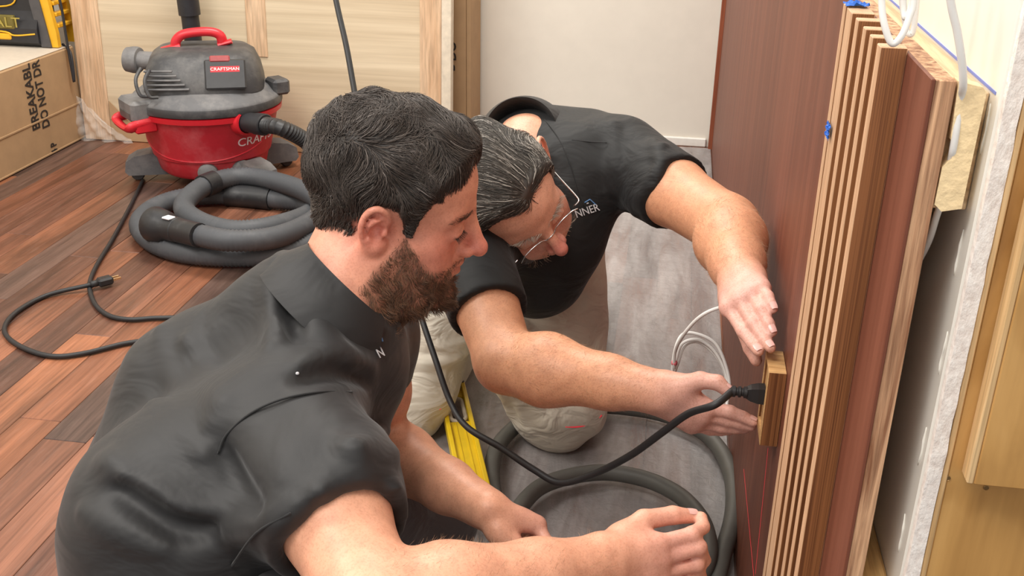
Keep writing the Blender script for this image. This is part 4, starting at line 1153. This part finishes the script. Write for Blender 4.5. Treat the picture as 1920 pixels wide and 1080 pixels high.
cap1 = np_mesh('hair_base', Vk, Fk, M['hair'], pa, np.tile(lin(40, 33, 29), (len(Vk), 1)))
R_, N_ = scatter(Vk, Fk, np.ones(len(Vk)), 20000, 1)
Lr = to_local(R_, H1, AX1)
rg = np.random.default_rng(3)
def flow1(L):
    x, y, z = L.T
    top = ramp01(z, .05, .1)
    d = np.stack([.55+.5*top-1.0*ramp01(-x, .02, .1)*(1-top), -.25*top+.2*np.sign(y)*(1-top)*0, -.75*(1-top)-.1], 1)
    fr = ramp01(x, .045, .085)*ramp01(z, .06, .085); d = d*(1-fr[:, None])+np.array([.55, -.55, -.45])*fr[:, None]
    return d
D_ = flow1(Lr)@AX1
D_ = D_-N_*(D_*N_).sum(1)[:, None]*.85
ln = .009+.007*ramp01(Lr[:, 2], .0, .04)+.024*ramp01(Lr[:, 2], .03, .1)
g = rg.uniform(0, 1, (len(R_), 1)); hc_ = lin(46, 39, 35)*(1-g)+lin(88, 77, 70)*g; gy = rg.random(len(R_)) < .02; hc_[gy] = lin(136, 126, 120)
hs = strands('hair', R_-N_*.003, N_, D_, ln, .0006, M['hair'], pa, 6, .55, .1, .0, 5, 48, hug=hugger(H1, AX1), rise=.1, surf=hair1, off=rg.uniform(-.001, .0055, len(R_)), col=hc_)
# beard
wt = bm; R_, N_ = scatter(V1, F1, np.where(wt > .15, wt, 0), 9000, 2); Lr = to_local(R_, H1, AX1)
D_ = np.tile(A(.35, 0, -.9), (len(R_), 1)); D_[:, 1] += np.sign(Lr[:, 1])*.1; D_ = D_@AX1
ln = .005+.009*ramp01(-Lr[:, 2], .03, .10)*rg.uniform(.6, 1.2, len(R_))
g = rg.uniform(0, 1, (len(R_), 1)); bc = lin(70, 51, 41)*(1-g)+lin(146, 106, 78)*g
bs = strands('beard', R_, N_, D_, ln, .00034, M['hair'], pa, 4, .5, .6, .0, 6, 120, col=bc)
# eyebrows
def brows(Lc, msk, V, F, ax, o, par, n, length, width, d3, col, seed):
    for s in (-1, 1):
        wt = np.exp(-(((Lc-A(.086, .029*s, .0265))*A(.4, .34, 1.8))**2).sum(1)/.009**2)*msk
        R_, N_ = scatter(V, F, np.where(wt > .25, wt, 0), n, seed+s)
        D_ = np.tile(A(d3[0], s*d3[1], d3[2]), (len(R_), 1))@ax
        tag(strands('eyebrow', R_, N_, D_, length, width, M['hair'], par, 3, d3[3], .3, 0, seed+s, 90, col=np.tile(col, (len(R_), 1))), kind='stuff')
brows(Lc, near_head, V1, F1, AX1, H1, pa, 190, .0075, .00024, (-.2, .9, .15, .2), lin(116, 84, 68), 40)

# eyelashes
for s in (-1, 1):
    q_ = np.linspace(0, 1, 70)[:, None]; Lp = A(.0945, .020*s, .0030)*(1-q_)+A(.0880, .047*s, .0010)*q_
    R_ = H1+Lp@AX1; N_ = np.tile(AX1[0], (70, 1)); D_ = np.tile(A(.8, .25*s, -.45), (70, 1))@AX1
    tag(strands('eyelash', R_-N_*.002, N_, D_, .0085, .00022, M['hair'], pa, 3, .15, .1, -.2, 70+s, 90, col=np.tile(lin(60, 42, 36), (70, 1))), kind='stuff')

# clothes
M['polo_a'] = cloth('charcoal_polo', srgb(27, 26, 27), .6, .12, wrinkle=.22, wscale=7)
S1 = SDF()
S1.cone(NB1+A(-.02, 0, -.075), HC1+A(-.01, 0, -.02), .115, .138, .06)
S1.chain([Rs+A(-.05, .02, -.03), A(-.51, .93, .40), Rh+A(.02, .0, .02)], [.095, .125, .130], .07)
S1.chain([Ls+A(-.06, -.02, -.02), A(-.52, 1.17, .40), Lh], [.085, .115, .125], .07)
S1.chain([dep(545, 562, 1.33), dep(372, 740, 1.38), dep(300, 930, 1.36)], [.058, .088, .106], .06)
S1.cone(NB1+A(-.01, 0, -.02), Rs+A(-.01, 0, .0), .065, .062, .05); S1.cone(NB1+A(0, .0, -.03), Ls+A(0, 0, .0), .060, .060, .05)
hemR = Rs+(Re-Rs)*.60; hemL = Ls+(Le-Ls)*.36
S1.chain([Rs+A(-.01, .01, -.01), Rs+(Re-Rs)*.35, Rs+(Re-Rs)*.66], [.074, .074, .071], .05)
S1.chain([Ls, Ls+(Le-Ls)*.45], [.062, .058], .03)
S1.slab(hemR, unit(Re-Rs), .14, .003); S1.slab(hemL, unit(Le-Ls), .10, .003)
S1.cone(hemR-(Re-Rs)*.14, hemR+(Re-Rs)*.2, .055, .0645, .003, 's'); S1.cone(hemL-(Le-Ls)*.12, hemL+(Le-Ls)*.2, .044, .051, .003, 's')
S1.cone(NB1+A(-.008, 0, -.035), H1+A(-.04, 0, -.06), .066, .072, .006, 's')
F_ = lambda px, r, op='u', k=.014, sink=.45: fold(S1, px, r, sink, k, op)
for px, r, op in [([(530, 480), (515, 540), (520, 600), (512, 650)], .015, 'u'), ([(575, 560), (610, 640), (655, 690)], .014, 'u'), ([(548, 520), (545, 580), (556, 640)], .007, 's'),
        ([(560, 690), (620, 670), (690, 690)], .012, 'u'), ([(560, 715), (620, 700), (690, 715)], .007, 's'), ([(210, 880), (270, 930), (330, 965), (420, 970)], .017, 'u'), ([(215, 910), (270, 958), (330, 992), (430, 998)], .012, 's'),
        ([(240, 640), (290, 760), (380, 850)], .014, 'u'), ([(300, 620), (340, 720), (400, 800)], .013, 'u'), ([(350, 640), (380, 700), (420, 760)], .011, 'u'), ([(620, 880), (680, 880), (735, 850)], .012, 'u'), ([(600, 920), (670, 935), (740, 915)], .012, 'u'),
        ([(630, 835), (680, 840), (720, 812)], .011, 'u'), ([(150, 800), (190, 860), (230, 890)], .013, 'u'), ([(420, 1000), (500, 985), (560, 960)], .013, 'u'), ([(420, 850), (440, 900), (480, 950)], .010, 's'), ([(160, 960), (220, 1000), (300, 1030)], .012, 'u')]:
    fold(S1, px, r, .62, .02, op)
lo, hi = S1.bounds()
def shirt1(P):
    return S1(P)-.0016*np.sin(P[:, 0]*38+np.sin(P[:, 2]*22)*2)*np.sin(P[:, 2]*30+P[:, 1]*24)
Vs, Fs = polygonize(shirt1, lo, hi, .0048, smooth=2)
polo1 = np_mesh('polo_shirt', Vs, Fs, M['polo_a'], pa)
M['seam'] = cloth('dark_seam', srgb(26, 26, 27), .8, .1)
def on_cloth(S, px, r, name, mat, par, n=5):
    P = [p-CM[:, 2]*.0012 for p in (hit(S, u, v) for u, v in px) if p is not None]; return child(MB().tube(catmull(P, n), r, 6), name, mat, par, True)
on_cloth(shirt1 if False else S1, [(410, 850), (425, 815), (470, 775), (530, 748), (600, 735), (660, 735)], .0014, 'sleeve_seam', M['seam'], polo1)
on_cloth(S1, [(545, 962), (480, 1000), (435, 1060)], .0014, 'side_seam', M['seam'], polo1)
# collar: folded band round the neck, open at the throat
def collar(name, base, axis, front, r_top, r_bot, h, drop, gap, mat, par, squash=1.0, lean=0.0):
    axis = unit(axis); front = unit(front-axis*(front@axis)); side = np.cross(axis, front); v = []; f = []; n = 56
    for i in range(n+1):
        a = math.radians(gap+(360-2*gap)*i/n); d = front*math.cos(a)+side*math.sin(a)*squash
        tip = (math.cos(a)+1)/2
        hh = h*(1-.25*tip); dr = drop*(1+.55*tip)
        prof = [(r_top*.98, -.01), (r_top*1.0, hh*.6), (r_top*1.02, hh), (r_top*1.07, hh+.003), (r_top*1.12, hh*.9), (r_bot*.96, hh*.25), (r_bot, -dr), (r_bot-.003, -dr-.001), (r_bot*.94, hh*.1), (r_top*1.06, hh*.7)]
        for r, t in prof: v.append(base+d*(r+lean*max(0, -math.cos(a))*.0)+axis*t)
    m = 10
    for i in range(n):
        for j in range(m):
            k = (j+1) % m; f.append((i*m+j, i*m+k, (i+1)*m+k, (i+1)*m+j))
    f.append(tuple(range(m))[::-1]); f.append(tuple(n*m+j for j in range(m)))
    return child(MB().add(v, f), name, mat, par, True, 60)
collar('collar', NB1+A(.004, 0, .012), unit(H1-NB1)*1.0+A(.22, 0, 0), A(1, .05, -.5), .070, .098, .040, .022, 38, M['polo_a'], polo1)
M['trouser_a'] = cloth('dark_grey_trousers', srgb(84, 81, 82), .7, .2, wrinkle=.3)
T1 = SDF()
T1.chain([Rh, (Rh+Rk)/2, Rk], [.118, .098, .078], .05); T1.chain([Rk, Ra], [.076, .062], .03)
T1.chain([Lh, (Lh+Lk)/2, Lk], [.118, .098, .080], .05); T1.chain([Lk, La], [.076, .060], .03); T1.cone(Rh, Lh, .12, .12, .05)
lo, hi = T1.bounds(); Vt, Ft = polygonize(lambda P: T1(P)-.003*np.sin(P[:, 0]*45+P[:, 2]*30+np.sin(P[:, 1]*30)), lo, hi, .008, smooth=2)
np_mesh('trousers', Vt, Ft, M['trouser_a'], pa)
M['boot'] = simple('work_boot', srgb(52, 44, 38), .6, var=.15)
def shoe(par, a, d):
    S = SDF(); d = unit(d); p = A(a[0], a[1], .045); S.cone(p, p+d*.17, .042, .034, .02); S.cone(p, A(*a)+A(0, 0, .04), .045, .048, .02); S.slab(A(p[0], p[1], .004), A(0, 0, -1), .4, .002)
    lo, hi = S.bounds(); V, F = polygonize(S, lo, hi, .006); np_mesh('shoe', V, F, M['boot'], par)
shoe(pa, Ra, A(1, 0, 0)); shoe(pa, La, A(-1, 0, 0))

# ------------------------------------------------------------------ the grey-haired man kneeling behind
pb = empty('person', (-.26, 1.95, 0), 'kneeling person in a black polo shirt and khaki trousers holding the wood block', 'person')
H2 = dep(960, 374, 1.76); al = math.radians(28)
pv_ = A(.69, .72, 0); lc_ = unit(A(.72, -.69, .0)); zc = A(0, 0, 1)
f2 = unit(pv_*math.cos(al)-zc*math.sin(al)); f2 = unit(f2-lc_*(f2@lc_)); u2 = np.cross(f2, lc_)
AX2 = np.array([CM@f2, CM@lc_, CM@u2])
NB2 = dep(988, 280, 1.88)
Ls2, Le2, Lw2 = dep(1172, 302, 1.87), dep(1362, 425, 1.64), dep(1392, 530, 1.45)
Rs2, Re2, Rw2 = dep(866, 440, 1.76), dep(948, 678, 1.58), dep(1240, 736, 1.445)
Lh2, Rh2 = A(-.235, 2.05, .42), A(-.38, 2.03, .42)
Lk2, Rk2 = A(-.172, 1.82, .086), A(-.47, 1.80, .078)
La2, Ra2 = A(-.18, 2.25, .06), A(-.42, 2.22, .06)
B2 = SDF()
HC2 = (Lh2+Rh2)/2
B2.cone(NB2+A(0, .02, -.06), HC2, .085, .075, .04); B2.cone(Ls2, NB2+A(0, .03, -.06), .045, .05, .04); B2.cone(Rs2, NB2+A(0, .03, -.06), .045, .05, .04); B2.cone(Lh2, Rh2, .07, .07, .03)
for h_, k_, a_ in ((Lh2, Lk2, La2), (Rh2, Rk2, Ra2)): B2.cone(h_, k_, .065, .05, .02); B2.cone(k_, a_, .05, .035, .02)
head(B2, H2, AX2, 1.0, NB2, (.058, .064), flare=.75, es=1.35)
arm(B2, Ls2, Le2, Lw2, (.058, .052, .048, .052, .031)); arm(B2, Rs2, Re2, Rw2, (.056, .050, .045, .052, .030))
gL = [[d_(1366, 577, 1.405), d_(1394, 621, 1.375), d_(1412, 645, 1.355), d_(1422, 659, 1.345)],
      [d_(1388, 563, 1.395), d_(1413, 606, 1.365), d_(1434, 637, 1.345), d_(1445, 652, 1.335)],
      [d_(1410, 551, 1.39), d_(1428, 582, 1.365), d_(1441, 607, 1.35), d_(1448, 622, 1.345)],
      [d_(1430, 541, 1.39), d_(1440, 556, 1.37), d_(1446, 570, 1.36), d_(1450, 580, 1.355)]]
hL = [d_(1376, 566, 1.44), d_(1392, 610, 1.43), d_(1408, 652, 1.41), d_(1418, 676, 1.40)]
hand(B2, Lw2, gL, hL)
gR = [[d_(1325, 765, 1.425), d_(1368, 772, 1.42), d_(1394, 782, 1.415), d_(1412, 791, 1.412)],
      [d_(1318, 778, 1.432), d_(1364, 788, 1.430), d_(1391, 795, 1.425), d_(1409, 799, 1.42)],
      [d_(1308, 790, 1.442), d_(1352, 800, 1.44), d_(1378, 803, 1.436), d_(1398, 804, 1.43)],
      [d_(1296, 798, 1.452), d_(1332, 806, 1.452), d_(1352, 808, 1.45), d_(1370, 808, 1.446)]]
hR = [d_(1272, 728, 1.425), d_(1313, 713, 1.41), d_(1345, 717, 1.40), d_(1366, 735, 1.395)]
hand(B2, Rw2, gR, hR)
lo, hi = B2.bounds()
V2, F2 = polygonize(B2, lo, hi, .0031)
Lc = to_local(V2, H2, AX2)
c2 = np.tile(lin(222, 164, 128), (len(V2), 1)); nh = ramp01(np.linalg.norm(V2-H2, axis=1), .22, .15)
c2 = tint(c2, nh, lin(228, 174, 148)); c2 = tint(c2, nh*blob(Lc, A(.118, 0, -.026), .026)*.85, lin(204, 112, 106))
for s in (-1, 1):
    c2 = tint(c2, nh*blob(Lc, A(.07, .045*s, -.018), .04)*.5, lin(206, 124, 108)); c2 = tint(c2, nh*blob(Lc, A(-.012, .08*s, .002), .034)*.7, lin(216, 130, 112))
for k, rr_ in ((gL, .075), (gR, .085)):
    cen = (k[1][0]+k[1][1])/2; c2 = tint(c2, np.clip(1.5*np.exp(-((V2-cen)**2).sum(1)/rr_**2), 0, .95), lin(228, 178, 164))
b2_ = np_mesh('body', V2, F2, M['skin_b'], pb, c2)
HL2 = ([-.14, -.083, -.047, -.034, -.027, -.015, .012, .018, .024, .034, .045, .06, .075, .1], [-.06, -.05, -.036, -.022, .018, .036, .036, .010, .0, .008, .055, .078, .092, .11])
skull2 = SDF(); skull(skull2, H2, AX2)
def hair2(P):
    L = to_local(P, H2, AX2); x, y, z = L.T; m = z-np.interp(x, *HL2)+.016*ramp01(np.abs(y), .03, .0)*ramp01(x, .05, .08)
    T = .004+.005*ramp01(np.abs(y), .08, .05)+.012*ramp01(z, .03, .11)+.004*np.sin(y*90+x*35)*ramp01(z, .04, .08)
    return skull2(P)-np.minimum(T, m*.7)
Vh, Fh = polygonize(hair2, H2-.19, H2+.19, .0035)
Lh_ = to_local(Vh, H2, AX2); mm = Lh_[:, 2]-np.interp(Lh_[:, 0], *HL2)+.016*ramp01(np.abs(Lh_[:, 1]), .03, .0)*ramp01(Lh_[:, 0], .05, .08)
keep = (mm > .0005) & (Lh_[:, 2] > -.065); kf = keep[Fh].all(1); Fk = Fh[kf]; us, inv = np.unique(Fk, return_inverse=True); Vk = Vh[us]; Fk = inv.reshape(-1, 4)
np_mesh('hair_base', Vk, Fk, M['hair'], pb, np.tile(lin(60, 54, 50), (len(Vk), 1)))
R_, N_ = scatter(Vk, Fk, np.ones(len(Vk)), 16000, 11); Lr = to_local(R_, H2, AX2); x, y, z = Lr.T
D_ = np.stack([-.75+.0*x, -.65*ramp01(y, .06, -.02)+.25*ramp01(y, .03, .07), -.35*ramp01(np.abs(y), .04, .08)], 1)@AX2
D_ = D_-N_*(D_*N_).sum(1)[:, None]*.9
g = rg.uniform(0, 1, (len(R_), 1)); hc_ = lin(46, 42, 38)*(1-g)+lin(96, 89, 82)*g; gy = rg.random(len(R_)) < .10+.3*ramp01(np.abs(y), .05, .08)*ramp01(x, -.02, .04); hc_[gy] = lin(196, 188, 178)
hs = strands('hair', R_-N_*.003, N_, D_, .03+.02*ramp01(z, .04, .1), .00055, M['hair'], pb, 6, .30, .1, .0, 15, 40, hug=hugger(H2, AX2), rise=.1, surf=hair2, off=rg.uniform(-.001, .0045, len(R_)), col=hc_)
brows(Lc, nh, V2, F2, AX2, H2, pb, 90, .013, .0003, (.3, .7, .5, .5), lin(196, 186, 172), 50)
wt = beard_mask(Lc)*nh; R_, N_ = scatter(V2, F2, np.where(wt > .2, wt, 0), 3500, 15); Lr = to_local(R_, H2, AX2)
D_ = np.tile(A(.4, 0, -.8), (len(R_), 1))@AX2
bs = strands('beard', R_, N_, D_, .012, .0004, M['hair'], pb, 3, .5, .7, 0, 18, 110, col=np.where(rg.random((len(R_), 1)) < .5, lin(190, 176, 156), lin(150, 124, 98)))
# glasses
W2 = lambda x, y, z: H2+AX2[0]*x+AX2[1]*y+AX2[2]*z
gl = empty('eyeglasses', W2(.1, 0, .005), 'thin silver half-rim eyeglasses worn by the person in khaki trousers', 'eyeglasses')
M['silver'] = simple('silver_wire', srgb(225, 225, 225), .18, 1.0, var=.02)
t = NT('lens_glass'); t.base((1, 1, 1, 1)); t.set(Roughness=.02, Alpha=.03); t.b.inputs['Specular IOR Level'].default_value = .02; M['lens'] = t.m
for s in (-1, 1):
    rim = [W2(.1045-.10*abs(y-.010)**1.0*.18, y*s, z) for y, z in [(.010, .006), (.016, .013), (.032, .0165), (.050, .015), (.060, .010), (.064, .006)]]
    child(MB().tube(catmull(rim, 4), .0011, 8), 'rim', M['silver'], gl, True)
    lensv = [W2(.1035-.10*abs(y-.010)*.18, y*s, z) for y, z in [(.010, .005), (.016, .013), (.032, .0165), (.050, .015), (.061, .008), (.061, -.008), (.052, -.018), (.033, -.021), (.016, -.017), (.010, -.006)]]
    lv2 = [p-AX2[0]*.0015 for p in lensv]
    child(MB().add(lensv+lv2, [tuple(range(10)), tuple(range(10, 20))[::-1]]+[(i, 10+i, 10+(i+1) % 10, (i+1) % 10) for i in range(10)]), 'lens', M['lens'], gl)
    child(MB().tube(catmull([W2(.0945, .064*s, .006), W2(.095, .0725*s, .007), W2(.088, .0765*s, .008), W2(.05, .079*s, .012), W2(.01, .081*s, .020), W2(-.012, .080*s, .034), W2(-.026, .079*s, .028), W2(-.034, .077*s, .012)], 5), .0013, 8), 'temple', M['silver'], gl, True)
child(MB().tube(catmull([W2(.1045, .010, .006), W2(.108, .004, .010), W2(.108, -.004, .010), W2(.1045, -.010, .006)], 5), .0011, 8), 'bridge', M['silver'], gl, True)
# clothes
M['polo_b'] = cloth('black_polo', srgb(17, 17, 18), .7, .07, wrinkle=.3, wscale=9)
S2 = SDF()
S2.cone(NB2+A(0, .05, -.06), HC2+A(0, 0, .02), .115, .135, .06)
S2.chain([Ls2+A(-.05, .03, -.02), Lh2+A(.0, -.04, .0)], [.085, .105], .07); S2.chain([Rs2+A(.05, .05, .0), Rh2+A(0, -.04, 0)], [.085, .110], .07)
S2.cone(NB2+A(0, -.02, -.10), HC2+A(.02, -.13, -.02), .10, .115, .06)
S2.cone(dep(1015, 268, 1.94), dep(1100, 272, 1.94), .058, .058, .05); S2.cone(NB2+A(0, 0, -.02), Ls2, .062, .060, .04); S2.cone(NB2+A(0, 0, -.02), Rs2, .062, .062, .04)
hL2 = Ls2+(Le2-Ls2)*.53; hR2 = Rs2+(Re2-Rs2)*.65
S2.chain([Ls2, Ls2+(Le2-Ls2)*.62], [.070, .068], .04); S2.chain([Rs2, Rs2+(Re2-Rs2)*.72], [.070, .064], .04)
S2.chain([dep(1080, 330, 1.86), dep(1040, 430, 1.86), dep(1010, 510, 1.90)], [.075, .085, .085], .05)
S2.slab(hL2, unit(Le2-Ls2), .11, .003); S2.slab(hR2, unit(Re2-Rs2), .11, .003)
S2.cone(hL2-(Le2-Ls2)*.13, hL2+(Le2-Ls2)*.25, .052, .061, .003, 's'); S2.cone(hR2-(Re2-Rs2)*.13, hR2+(Re2-Rs2)*.25, .046, .057, .003, 's')
S2.cone(NB2+A(0, -.005, -.02), H2+A(.0, .0, -.0), .060, .062, .006, 's')
F_ = lambda px, r, op='u', k=.014, sink=.45: fold(S2, px, r, sink, k, op)
F_([(1225, 265), (1240, 310), (1215, 360), (1170, 390)], .012); F_([(1245, 275), (1262, 320), (1235, 375), (1190, 400)], .011)
F_([(1150, 230), (1155, 300), (1150, 360)], .011)
lo, hi = S2.bounds(); Vs, Fs = polygonize(lambda P: S2(P)-.0014*np.sin(P[:, 0]*40+np.sin(P[:, 2]*25)*2)*np.sin(P[:, 2]*34+P[:, 1]*26), lo, hi, .0050, smooth=2)
polo2 = np_mesh('polo_shirt', Vs, Fs, M['polo_b'], pb)
collar('collar', NB2+A(-.008, .01, .012), unit(H2-NB2)+A(0, .25, .8), A(.3, -.8, -.5), .060, .086, .046, .020, 26, M['polo_b'], polo2)
M['khaki'] = cloth('khaki_cotton', srgb(218, 209, 192), .85, .15, var=.04, wrinkle=.55, wscale=9)
T2 = SDF()
T2.chain([Lh2, (Lh2+Lk2)/2+A(.0, -.01, 0), Lk2], [.115, .102, .092], .05); T2.chain([Lk2, La2], [.084, .062], .03)
T2.chain([Rh2, (Rh2+Rk2)/2+A(-.01, -.01, 0), Rk2], [.115, .096, .078], .05); T2.chain([Rk2, Ra2], [.074, .062], .03); T2.cone(Lh2, Rh2, .115, .115, .05)
T2.cone(dep(950, 660, 2.02), Lk2+A(-.02, .01, .02), .055, .08, .04)
F_ = lambda px, r, op='u', k=.014, sink=.35: fold(T2, px, r, sink, k, op)
for y_ in (588, 614, 642, 672): fold(T2, [(745, y_-12), (800, y_+6), (850, y_-2), (890, y_-25)], .016, .3, .012)
F_([(925, 665), (960, 720), (985, 800), (1020, 845)], .015);
F_([(950, 650), (985, 690), (1010, 760)], .015); F_([(900, 640), (925, 700), (960, 770), (1000, 815)], .014); F_([(1000, 620), (1050, 640), (1100, 630)], .011); F_([(990, 590), (1040, 600), (1100, 580)], .011)
lo, hi = T2.bounds(); Vt, Ft = polygonize(lambda P: T2(P)-.0034*np.sin(P[:, 2]*52+P[:, 0]*26+np.sin(P[:, 0]*40+P[:, 1]*20)), lo, hi, .0055, smooth=2)
khaki = np_mesh('trousers', Vt, Ft, M['khaki'], pb)
shoe(pb, La2, A(0, 1, 0)); shoe(pb, Ra2, A(0, 1, 0))
# ------------------------------------------------------------------ small things on the people
cu_ = -CM[:, 2]
def rows(f): return [(q[3], q[2]) for q in f]
for (tp_, pv), up in zip(rows(gL), [cu_+CM[:, 0]*.1, cu_+CM[:, 0]*.15, cu_+CM[:, 0]*.1, cu_+CM[:, 0]*.1]):
    nail(tp_, pv, up, .0048, b2_)
nail(hR[3], hR[2], -CM[:, 1]+CM[:, 0]*.6-CM[:, 2]*.5, .0054, b2_, .0086)
nail(tR[3], tR[2], -CM[:, 1]*.8-CM[:, 2]*.5, .0054, b1, .0086)
nail(gR[0][3], gR[0][2], -CM[:, 1]*.6-CM[:, 2]*.4, .0044, b2_)
# printed names and marks on the shirts
M['print_w'] = simple('pale_print', srgb(196, 194, 196), .6, var=.02); M['print_b'] = simple('blue_print', srgb(96, 140, 190), .6, var=.02)
def on_shirt(S, name, body, p0, p1, size, mat, par):
    P0, P1 = hit(S, *p0), hit(S, *p1)
    if P0 is None or P1 is None: return
    ex_ = unit(P1-P0); n_ = unit(CM[:, 1]*0-CM[:, 2]-ex_*((-CM[:, 2])@ex_)); ey_ = np.cross(n_, ex_)
    return text(name, body, size, (P0+P1)/2+n_*.0035, ex_, ey_, mat, par, .0004)
def dash(S, name, p0, p1, r, mat, par):
    P0, P1 = hit(S, *p0), hit(S, *p1)
    if P0 is None or P1 is None: return
    return child(MB().tube([P0+cu_*.002, P1+cu_*.002], r, 6), name, mat, par)
on_shirt(S2, 'shirt_lettering', 'NNER', (1076, 404), (1122, 389), .0185, M['print_w'], polo2)
dash(S2, 'shirt_emblem', (1096, 380), (1106, 374), .0010, M['print_b'], polo2); dash(S2, 'shirt_emblem', (1106, 374), (1117, 384), .0010, M['print_b'], polo2); dash(S2, 'shirt_emblem', (1100, 382), (1103, 381), .0012, M['print_w'], polo2)
on_shirt(S1, 'shirt_lettering', 'N', (704, 667), (716, 661), .0165, M['print_w'], polo1)
dash(S1, 'shirt_emblem', (712, 650), (716, 622), .0011, M['print_b'], polo1); dash(S1, 'shirt_emblem', (718, 640), (714, 628), .0010, M['print_b'], polo1)
for k in range(4): dash(S1, 'neck_tag', (537+2*k, 484-5*k), (547+2*k, 479-5*k), .0008, M['print_w'], polo1)
lp_ = hit(S1, 558, 700)
if lp_ is not None: child(MB().lathe([(.0001, -.002), (.0016, -.0012), (.0022, 0), (.0016, .0012), (.0001, .002)], lp_+cu_*.001, 10), 'lint', M['print_w'], polo1, True)
pt = [hit(S2, 1288, 312), hit(S2, 1290, 336)]
if all(p is not None for p in pt): child(MB().tube([p+cu_*.001 for p in pt], .0016, 6), 'sleeve_tag', M['print_w'], polo2)
on_cloth(S2, [(1002, 205), (1030, 235), (1050, 265), (1068, 305), (1082, 350), (1096, 388)], .0010, 'collar_stitching', M['seam'], polo2)
on_cloth(S2, [(1072, 262), (1105, 266), (1138, 268)], .0009, 'yoke_seam', M['seam'], polo2)
M['khaki_seam'] = cloth('khaki_seam', srgb(176, 164, 144), .9, .1)
on_cloth(T2, [(742, 716), (765, 718), (800, 716)], .0012, 'knee_seam', M['khaki_seam'], khaki)
# red laser light across the knees, laid on as thin glowing tubes
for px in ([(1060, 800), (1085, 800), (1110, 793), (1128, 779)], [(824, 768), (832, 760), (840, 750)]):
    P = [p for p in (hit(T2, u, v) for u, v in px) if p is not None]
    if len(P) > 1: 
        o = empty('painted_laser_line', P[0], 'short strip of painted red laser light across the ' + ('near knee of the khaki trousers' if len(px) == 4 else 'khaki trousers beside the yellow level'), 'laser line', 'red laser lines')
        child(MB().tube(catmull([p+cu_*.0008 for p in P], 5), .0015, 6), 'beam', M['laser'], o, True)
# fine hair on the forearms
def arm_hair(V, F, el, wr, par, n, seed, col):
    ab = wr-el; t_ = ((V-el)@ab)/(ab@ab); d = np.linalg.norm(V-el-t_[:, None]*ab, axis=1)
    wt = np.where((t_ > .02) & (t_ < .97) & (d < .058), 1.0, 0.0)
    Rr, Nn = scatter(V, F, wt, n, seed); r = np.random.default_rng(seed)
    D = unit(ab)[None]+np.cross(Nn, unit(ab)[None])*.5+r.normal(0, .35, (n, 3)); g = r.random((n, 1))
    tag(strands('arm_hair', Rr, Nn, D, .0075, .0001, M['hair'], par, 3, .3, .35, .0, seed, 80, col=np.array(col)*(1-g)+lin(214, 176, 140)*g), kind='stuff')
arm_hair(V2, F2, Le2, Lw2, pb, 2600, 61, lin(140, 100, 70)); arm_hair(V2, F2, Re2, Rw2, pb, 2600, 62, lin(140, 100, 70)); arm_hair(V1, F1, Re, Rw, pa, 1800, 63, lin(130, 88, 62))
